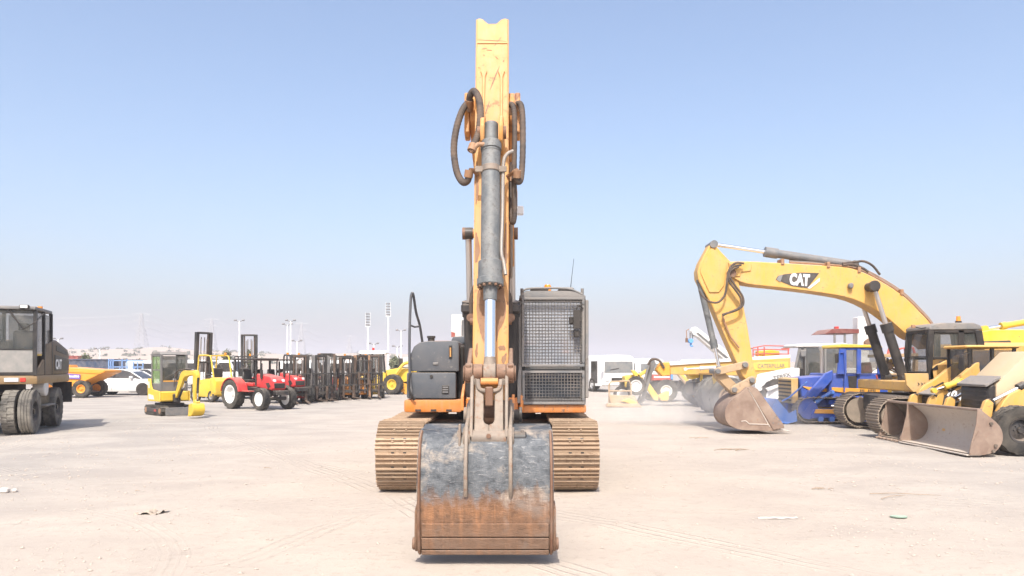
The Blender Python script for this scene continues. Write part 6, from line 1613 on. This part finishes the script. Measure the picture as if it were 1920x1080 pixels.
def leaf_cloud(b, c, rad, n, size, rnd):
    for i in range(n):
        d = V((rnd.gauss(0, 1), rnd.gauss(0, 1), rnd.gauss(0, 1))).normalized()*(rnd.random()**.45)
        k = 1+.35*noise.noise(d*2.3+c*.7)
        p = c+V((d.x*rad[0], d.y*rad[1], d.z*rad[2]))*k
        u = V((rnd.uniform(-1, 1), rnd.uniform(-1, 1), rnd.uniform(-1, 1))).normalized(); v = u.orthogonal().normalized()
        s = size*rnd.uniform(.6, 1.3)
        b.add([p-u*s-v*s*.5, p+u*s-v*s*.4, p+u*s*.8+v*s*.5, p-u*s*.7+v*s*.6], [(0, 1, 2, 3)])
def tree(px, pyb, d, w_px, h_px, label, seed):
    wofs()
    rnd = random.Random(seed)
    x = W(px, 0, d).x; z0 = W(px, pyb, d).z; z0 = min(z0, hill_h(x, d) if d > 330 else 0.0)
    hgt = h_px/FPX*d; wd = w_px/FPX*d/2
    t = thing('desert_tree', label, 'tree', (x, d, z0), 0, 'trees beyond the yard')
    ztop = W(px, pyb-h_px, d).z-z0
    b = B().tube([(0, 0, 0), (.05*wd, 0, ztop*.25), (0, 0, ztop*.5)], [hgt*.05, hgt*.035, hgt*.02], 7)
    for k in range(6):
        a = k*1.05+rnd.random(); b.tube([(0, 0, ztop*.25+k*.05*ztop), (math.cos(a)*wd*.4, math.sin(a)*wd*.4, ztop*(.5+.05*k)), (math.cos(a)*wd*.7, math.sin(a)*wd*.7, ztop*(.6+.05*k))], [hgt*.022, hgt*.014, hgt*.006], 5)
    b.build('trunk', 'bark', t)
    c = B()
    for k in range(7):
        a = rnd.uniform(0, 2*PI); r = rnd.uniform(.0, .6)
        leaf_cloud(c, V((math.cos(a)*wd*r, math.sin(a)*wd*r, ztop*rnd.uniform(.42, .78))), (wd*.48, wd*.48, ztop*.24), 110, wd*.17, rnd)
    c.build('crown', 'leaf_dusty', t, ang=0)
for i, a in enumerate([(161, 690, 75, 30, 32, 'round green tree behind the dark blue container'), (126, 690, 95, 22, 22, 'low tree left of the round green tree'), (262, 694, 85, 14, 24, 'small dark tree right of the blue rack'), (428, 697, 80, 26, 50, 'tall pale tree beside the second raised mast'), (470, 697, 88, 26, 44, 'loose tree right of the second raised mast'), (375, 695, 90, 24, 22, 'low bush behind the yellow forklift'), (740, 692, 90, 30, 24, 'low tree behind the wheel loader'), (1116, 690, 160, 20, 14, 'small distant tree beside the caged cab')]):
    tree(*a, seed=i+20)
def shrubs():
    wofs(); rnd = random.Random(11); b = B()
    for i in range(210):
        y = rnd.uniform(360, 640); x = (rnd.uniform(60, 800)-960)/FPX*y
        leaf_cloud(b, V((x, y, hill_h(x, y)+.7)), (rnd.uniform(1, 3.2), 1.5, rnd.uniform(.6, 1.5)), 26, .5, rnd)
    b.build('desert_shrubs', 'leaf_dusty', None, ang=0)['kind'] = 'stuff'
shrubs()

def pylon(px, d, ytop):
    wofs()
    H = W(px, ytop, d).z
    x = W(px, 0, d).x; z0 = hill_h(x, d) if d > 330 else 0
    label = {265: 'tall lattice power pylon above the dark blue container', 397: 'lattice power pylon between the two raised forklift masts', 565: 'hazy lattice pylon above the forklift row', 655: 'faintest lattice pylon, farthest along the power line'}[px]
    t = thing('power_pylon', label, 'pylon', (x, d, z0), 0, 'power pylons on the horizon')
    h = H-z0; r = .14*d/620
    def wid(z): return 4.2*(1-z/h*.9)+.35 if z < .55*h else 1.6-(z/h-.55)*2.4+.2
    m = B(); lev = [h*q for q in (0, .16, .3, .42, .53, .62, .71, .80, .89, 1.0)]
    for i in range(len(lev)-1):
        a, b = lev[i], lev[i+1]; wa, wb = wid(a), wid(b)
        C = lambda w, z: [V((-w, -w, z)), V((w, -w, z)), V((w, w, z)), V((-w, w, z))]
        A_, B_ = C(wa, a), C(wb, b)
        for k in range(4):
            m.tube([A_[k], B_[k]], r*1.3, 4)
            m.tube([A_[k], B_[(k+1) % 4]], r, 4); m.tube([A_[(k+1) % 4], B_[k]], r, 4); m.tube([B_[k], B_[(k+1) % 4]], r, 4)
    m.build('tower', 'steel_far', t, ang=0)
    tips = []
    for q, l in ((.62, 8.5), (.80, 6.8), (.985, 7.6)):
        z = h*q
        for s in (-1, 1):
            B().tube([(0, 0, z+1.2), (s*l, 0, z)], r, 4).tube([(0, .5, z), (s*l, 0, z)], r, 4).tube([(s*l*.5, 0, z+.6), (s*l*.5, 0, z)], r, 4).build('cross_arm', 'steel_far', t, ang=0)
            tips.append(V((x+s*l, d, z0+z-.9)))
    return tips
T = [pylon(265, 620, 588), pylon(397, 700, 598), pylon(565, 840, 606), pylon(655, 980, 630)]
def wires():
    wofs()
    left = [V((p.x-260, 500, p.z+2)) for p in T[0]]
    right = [V((p.x+330, 1250, p.z-2)) for p in T[-1]]
    chain = [left]+T+[right]
    names = ['left lower', 'right lower', 'left middle', 'right middle', 'left top', 'right top']
    for k in range(6):
        pts = []
        for a, b in zip(chain[:-1], chain[1:]):
            for i in range(12):
                q = i/12; p = a[k].lerp(b[k], q); p.z -= 7*4*q*(1-q); pts.append(p)
        tag(B().tube(pts, .085, 4).build('power_line', 'steel_far', None), 'thin overhead power line strung along the pylons from their %s cross arm' % names[k], 'cable', 'overhead power lines')
wires()

def flood(px, py, d, label, rows=5):
    wofs(); p = W(px, py, d)
    t = thing('floodlight_mast', label, 'lamp post', (p.x, d, 0), 0, 'floodlight masts')
    h = p.z; u = d/150
    B().tube([(0, 0, 0), (0, 0, h*.5), (0, 0, h-1.2*u)], [.24*u, .2*u, .14*u], 8).build('pole', 'pole_white', t)
    f = B().box(-.48*u, -.41*u, -.1, .1, h-1.6*u, h+1.2*u).box(.41*u, .48*u, -.1, .1, h-1.6*u, h+1.2*u).box(-.48*u, .48*u, -.12, .12, h-1.7*u, h-1.5*u).build('lamp_frame', 'pole_white', t)
    for r_ in range(rows):
        for k in range(3): B().obox((-.28*u+k*.28*u, -.15*u, h-1.3*u+r_*.55*u), (.2*u, .22*u, .3*u), Matrix.Rotation(.4, 3, 'X')).build('floodlight', 'steel_grey', f, .03)
flood(728, 578, 150, 'tallest floodlight mast left of the grab rail'); flood(690, 597, 160, 'floodlight mast left of the tallest one')
def lamp(px, py, d, label, wide=1.0):
    wofs(); p = W(px, py, d)
    t = thing('lamp_post', label, 'lamp post', (p.x, d, 0), 0, 'lamp posts')
    u = d/150
    B().tube([(0, 0, 0), (0, 0, p.z)], [.2*u, .13*u], 8).build('pole', 'pole_white', t)
    for k, a in enumerate((-1, 1)):
        B().tube([(0, 0, p.z-.2*u), (a*.6*u*wide, 0, p.z+.1*u)], .08*u, 5).obox((a*.8*u*wide, -.1, p.z+.15*u), (.5*u, .45*u, .25*u), Matrix.Rotation(.3, 3, 'X')).build('lamp_head', 'steel_grey', t, .04)
for a in ((752, 620, 140, 'twin lamp post just left of the grab rail'), (449, 602, 130, 'twin lamp post above the second raised mast'), (545, 602, 150, 'taller of two paired lamp posts above the forklift row'), (539, 609, 155, 'shorter of two paired lamp posts above the forklift row'), (557, 640, 190, 'short distant lamp post right of the paired ones'), (701, 645, 190, 'short distant lamp post between the floodlight masts'), (745, 650, 200, 'lowest lamp post near the grab rail'), (109, 636, 140, 'lamp post right of the wheeled excavator cab'), (187, 655, 130, 'thin lamp post behind the round tree')):
    lamp(*a)

def container(px0, px1, pyt, d, label, mat, h=2.5):
    wofs()
    x0, x1 = W(px0, 0, d).x, W(px1, 0, d).x; zt = W(0, pyt, d).z
    t = thing('shipping_container', label, 'container', ((x0+x1)/2, d, 0), world=True)
    n = int((x1-x0)/.28); P = []
    for i in range(n+1):
        x = x0+(x1-x0)*i/n; P += [(x, d+(.05 if i % 2 else 0)), (x+(x1-x0)/n*.4, d+(.05 if i % 2 else 0))]
    P += [(x1, d+2.4), (x0, d+2.4)]
    B().pz(P, zt-2.45, zt-.08).build('corrugated_wall', mat, t, ang=0)
    B().box(x0-.03, x1+.03, d-.04, d+2.44, zt-.1, zt).build('top_rail', mat, t, .01)
    B().box(x0-.03, x1+.03, d-.04, d+2.44, max(0, zt-2.6), max(.15, zt-2.44)).build('bottom_rail', mat, t, .01)
container(60, 203, 673, 62, 'long dark blue corrugated container behind the orange dumper', 'container_blue')
container(206, 249, 674, 63.5, 'short dark blue container behind the light blue rack', 'container_blue')
container(90, 144, 667, 78, 'dull red container roof showing above the blue container', 'container_red')
def rack():
    d = 58; wofs()
    t = thing('steel_rack', 'light blue steel rack standing in front of the containers', 'rack', (W(240, 720, d).x, d, 0), world=True)
    for y in (d, d+1.6):
        for px in (204, 208, 212, 229, 238, 250, 258, 268):
            B().tube([W(px, 673 if px < 240 else 678, y), W(px, 725, y)], .05, 4).build('upright', 'rack_blue', t)
        for py in (676, 688, 700, 712):
            B().tube([W(204, py, y), W(268, py, y)], .05, 4).build('beam', 'rack_blue', t)
    for k in range(4): B().tube([W(212+k*14, 712, d), W(226+k*14, 688, d)], .035, 4).build('brace', 'rack_blue', t)
rack()
def van(px, d, label, rz, hgt=2.1):
    wofs(); t = thing('parked_van', label, 'van', (W(px, 0, d).x, d, 0), rz, 'white vans in the background')
    B().py([(-2.4, .35), (2.3, .35), (2.42, .7), (2.3, 1.05), (1.6, 1.2), (1.1, hgt-.1), (.9, hgt), (-2.3, hgt), (-2.42, hgt-.2)], -.9, .9).build('body', 'white_paint', t, .06, seg=2)
    for s in (-1, 1):
        B().py([(.25, 1.2), (1.5, 1.2), (1.05, hgt-.2), (.25, hgt-.2)], s*.9-.012, s*.9+.012).build('side_window', 'glass_dark', t)
        B().py([(-1.9, 1.25), (.1, 1.25), (.1, hgt-.25), (-1.9, hgt-.25)], s*.9-.012, s*.9+.012).build('side_window', 'glass_dark', t)
        for x in (-1.4, 1.5): wheel(t, (x, s*.82, .33), (0, s, 0), .34, .22, .2, 'rim_grey', 5, 'none', n=20)
    B().ext([(1.62, -.75, 1.22), (1.62, .75, 1.22), (1.14, .7, hgt-.12), (1.14, -.7, hgt-.12)], (.02, 0, .01)).build('windscreen', 'glass_dark', t)
for i, (px, d, l, r) in enumerate([(372, 56, 'white van glimpsed through the yellow forklift guard', .1), (418, 58, 'white van between the yellow forklift and the tractor', -.2), (300, 62, 'white van left of the mini excavator cab', .3), (585, 60, 'white van glimpsed between the forklift masts', -.1), (640, 62, 'white van behind the orange forklifts', .2), (1104, 66, 'white van at the cab side left of the coach', .2), (1345, 52, 'white van under the crane jib', .1)]):
    van(px, d, l, r)
def billboard():
    wofs(); d = 70
    t = thing('warning_sign', 'small red and yellow sign beside the caged cab', 'sign', (W(1106, 730, d).x, d, 0), world=True)
    B().pix([(1102, 682), (1110, 682), (1110, 689), (1102, 689)], d, .1).build('red_board', 'lens_red', t, .01)
    B().pix([(1102, 689.5), (1110, 689.5), (1110, 698), (1102, 698)], d, .1).build('yellow_board', 'bright_yellow', t, .01)
    B().tube([W(1106, 698, d), W(1106, 722, d)], .06, 6).build('post', 'pole_white', t)
billboard()

# ------------------------------------------------------------------ loose things on the ground
paint('rag', (.36, .30, .24), .9, dust=.4); paint('twig', (.30, .22, .15), .9, dust=.3); paint('stone', (.38, .33, .29), .9, dust=.4, bump=.3)
paint('plastic_green', (.34, .50, .40), .6, dust=.5); paint('paper', (.62, .58, .54), .8, dust=.4); paint('tar', (.16, .14, .12), .9, dust=.3)
def ground_pt(px, py): d = D(py); return V((W(px, 0, d).x, d, gz(W(px, 0, d).x, d)))
def debris():
    wofs(); rnd = random.Random(5)
    p = ground_pt(284, 962)
    t = thing('discarded_rag', 'crumpled dusty rag lying on the sand at lower left', 'rag', p)
    for k in range(3):
        b = B(); n = 14
        for i in range(n+1):
            for j in range(5):
                u, v = i/n-.5, j/4-.5
                b.v.append(V((u*.26+.03*k-.03, v*.09+.05*k-.04, .008+.03*abs(noise.noise(V((u*5+k*3, v*6, k))))+.018*math.cos(u*9+k))))
        b.f = [(i*5+j, (i+1)*5+j, (i+1)*5+j+1, i*5+j+1) for i in range(n) for j in range(4)]
        b.build('fold', 'rag', t)
    for lab, px, py, n, L in (('thin bundle of dry twigs on the sand right of the tracks', 1375, 843, 9, .5), ('single dry stick on the gravel at right', 1685, 928, 2, .9), ('short stick lying left of the rag', 258, 922, 1, .16), ('small stick on the sand left of the tracks', 502, 878, 1, .2), ('few dry twigs on the gravel under the loader bucket', 1545, 913, 4, .22), ('thin twig lying beside the dusty bucket', 1320, 821, 2, .45)):
        p = ground_pt(px, py)
        t = thing('dry_twigs', lab, 'twigs', p, 0, 'dry twigs on the ground')
        for i in range(n):
            a = rnd.uniform(-.5, .5)+(.15 if n > 1 else .1); l = L*rnd.uniform(.4, 1); o = V((rnd.uniform(-.4, .4)*L*(n > 1), rnd.uniform(-.12, .12)*L*(n > 1), .012))
            d = V((math.cos(a), math.sin(a), 0))
            B().tube([o-d*l/2, o-d*l*.15+V((0, .03*l, .012)), o+d*l*.2+V((0, -.02*l, .008)), o+d*l/2], [.005, .0045, .004, .002], 5).build('twig', 'twig', t)
    p = ground_pt(1685, 967)
    o = B(); o.lathe([(.0, .004), (.085, .006), (.09, .02), (.07, .026), (0, .024)], (0, 0, 0), (0, .12, 1), 18)
    q = o.build('plastic_lid', 'plastic_green', None); q.location = p; tag(q, 'pale green plastic lid half buried in gravel at lower right', 'lid')
    p = ground_pt(1458, 970)
    b = B(); n = 12
    b.v = [V(((i/n-.5)*.44, (j/4-.5)*.10*(1-.5*abs(i/n-.5)), .006+.014*abs(noise.noise(V((i*.7, j*.8, 2)))))) for i in range(n+1) for j in range(5)]
    b.f = [(i*5+j, (i+1)*5+j, (i+1)*5+j+1, i*5+j+1) for i in range(n) for j in range(4)]
    q = b.build('paper_scrap', 'paper', None); q.location = p; tag(q, 'flat torn scrap of white paper on the sand right of the tracks', 'paper')
    p = ground_pt(8, 922)
    q = B().obox((0, 0, .03), (.12, .08, .06)).obox((.1, .05, .02), (.06, .08, .04), Matrix.Rotation(.6, 3, 'Z')).build('broken_brick', 'paper', None, .012); q.location = p; tag(q, 'small broken white block at the left edge of the yard', 'block')
    # loose stones: nobody could count them
    ico = [V(v).normalized() for v in ((0, 0, 1), (.9, 0, .2), (.3, .85, .1), (-.7, .5, .2), (-.7, -.5, .1), (.3, -.85, .2), (0, 0, -.6))]
    fc = [(0, 1, 2), (0, 2, 3), (0, 3, 4), (0, 4, 5), (0, 5, 1), (6, 2, 1), (6, 3, 2), (6, 4, 3), (6, 5, 4), (6, 1, 5)]
    b = B()
    for i in range(9000):
        y = 4.2+18*rnd.random()**1.3
        px = rnd.uniform(0, 1920); x = (px-960)/FPX*y
        edge = min(1, abs(px-860)/800)
        if rnd.random() > .12+.88*edge**1.4: continue
        if noise.noise(V((x*.6, y*.6, 3))) < -.12 and rnd.random() < .8: continue
        s = rnd.choice((.006, .008, .010, .013, .018))*rnd.uniform(.7, 1.3)*(1.0 if y < 10 else 1.35)
        r = rnd.uniform(0, 6.28); c, sn = math.cos(r), math.sin(r); fl = rnd.uniform(.4, .9); z = gz(x, y)
        b.add([V((x+(v.x*c-v.y*sn)*s*rnd.uniform(.8, 1.3), y+(v.x*sn+v.y*c)*s, z+v.z*s*fl)) for v in ico], fc)
    me = bpy.data.meshes.new('loose_stones'); me.from_pydata([tuple(v) for v in b.v], [], b.f); me.materials.append(MAT['stone'])
    o = bpy.data.objects.new('loose_stones', me); COL.objects.link(o); o['kind'] = 'stuff'
debris()
# ------------------------------------------------------------------ haze: pale dusty air over the whole yard
def make_haze():
    wofs()
    m = bpy.data.materials.new('hazy_air'); m.use_nodes = True; nt = m.node_tree; nt.nodes.clear()
    out = nt.nodes.new('ShaderNodeOutputMaterial'); vol = nt.nodes.new('ShaderNodeVolumePrincipled')
    vol.inputs['Color'].default_value = (.62, .63, .69, 1); vol.inputs['Density'].default_value = .0010
    vol.inputs['Anisotropy'].default_value = .0
    nt.links.new(vol.outputs[0], out.inputs['Volume']); MAT['hazy_air'] = m
    B().box(-3000, 3000, -3000, 3500, -2, 70).build('haze', 'hazy_air', None, ang=0)['kind'] = 'stuff'
make_haze()
def dust_cloud():
    wofs()
    m = bpy.data.materials.new('blown_dust'); m.use_nodes = True; nt = m.node_tree; nt.nodes.clear()
    out = nt.nodes.new('ShaderNodeOutputMaterial'); vol = nt.nodes.new('ShaderNodeVolumePrincipled')
    vol.inputs['Color'].default_value = (1.0, .96, .91, 1)
    tc = nt.nodes.new('ShaderNodeTexCoord')
    n = noisen(nt, tc.outputs['Object'], 1.6, 3, .6)
    g = nt.nodes.new('ShaderNodeVectorMath'); g.operation = 'LENGTH'; mp = nt.nodes.new('ShaderNodeMapping'); mp.inputs['Scale'].default_value = (1/3.8, 1/1.6, 1/1.15)
    nt.links.new(tc.outputs['Object'], mp.inputs[0]); nt.links.new(mp.outputs[0], g.inputs[0])
    fall = ramp(nt, g.outputs['Value'], 1.0, .15)
    dn = mathn(nt, 'MULTIPLY', mathn(nt, 'MULTIPLY', ramp(nt, n, .34, .68), fall), .85)
    nt.links.new(dn, vol.inputs['Density']); nt.links.new(vol.outputs[0], out.inputs['Volume']); MAT['blown_dust'] = m
    b = B()
    b.lathe([(.0, -1.0)]+[(math.sin(a*PI/10), -math.cos(a*PI/10)) for a in range(1, 10)]+[(0, 1.0)], (0, 0, 0), (0, 0, 1), 24)
    for v in b.v: v.x *= 3.8; v.y *= 1.6; v.z = max(-.38, v.z*1.15)
    o = b.build('dust_cloud', 'blown_dust', None); o.location = (W(1310, 770, 21.0).x, 21.0, .42); o['kind'] = 'stuff'
dust_cloud()
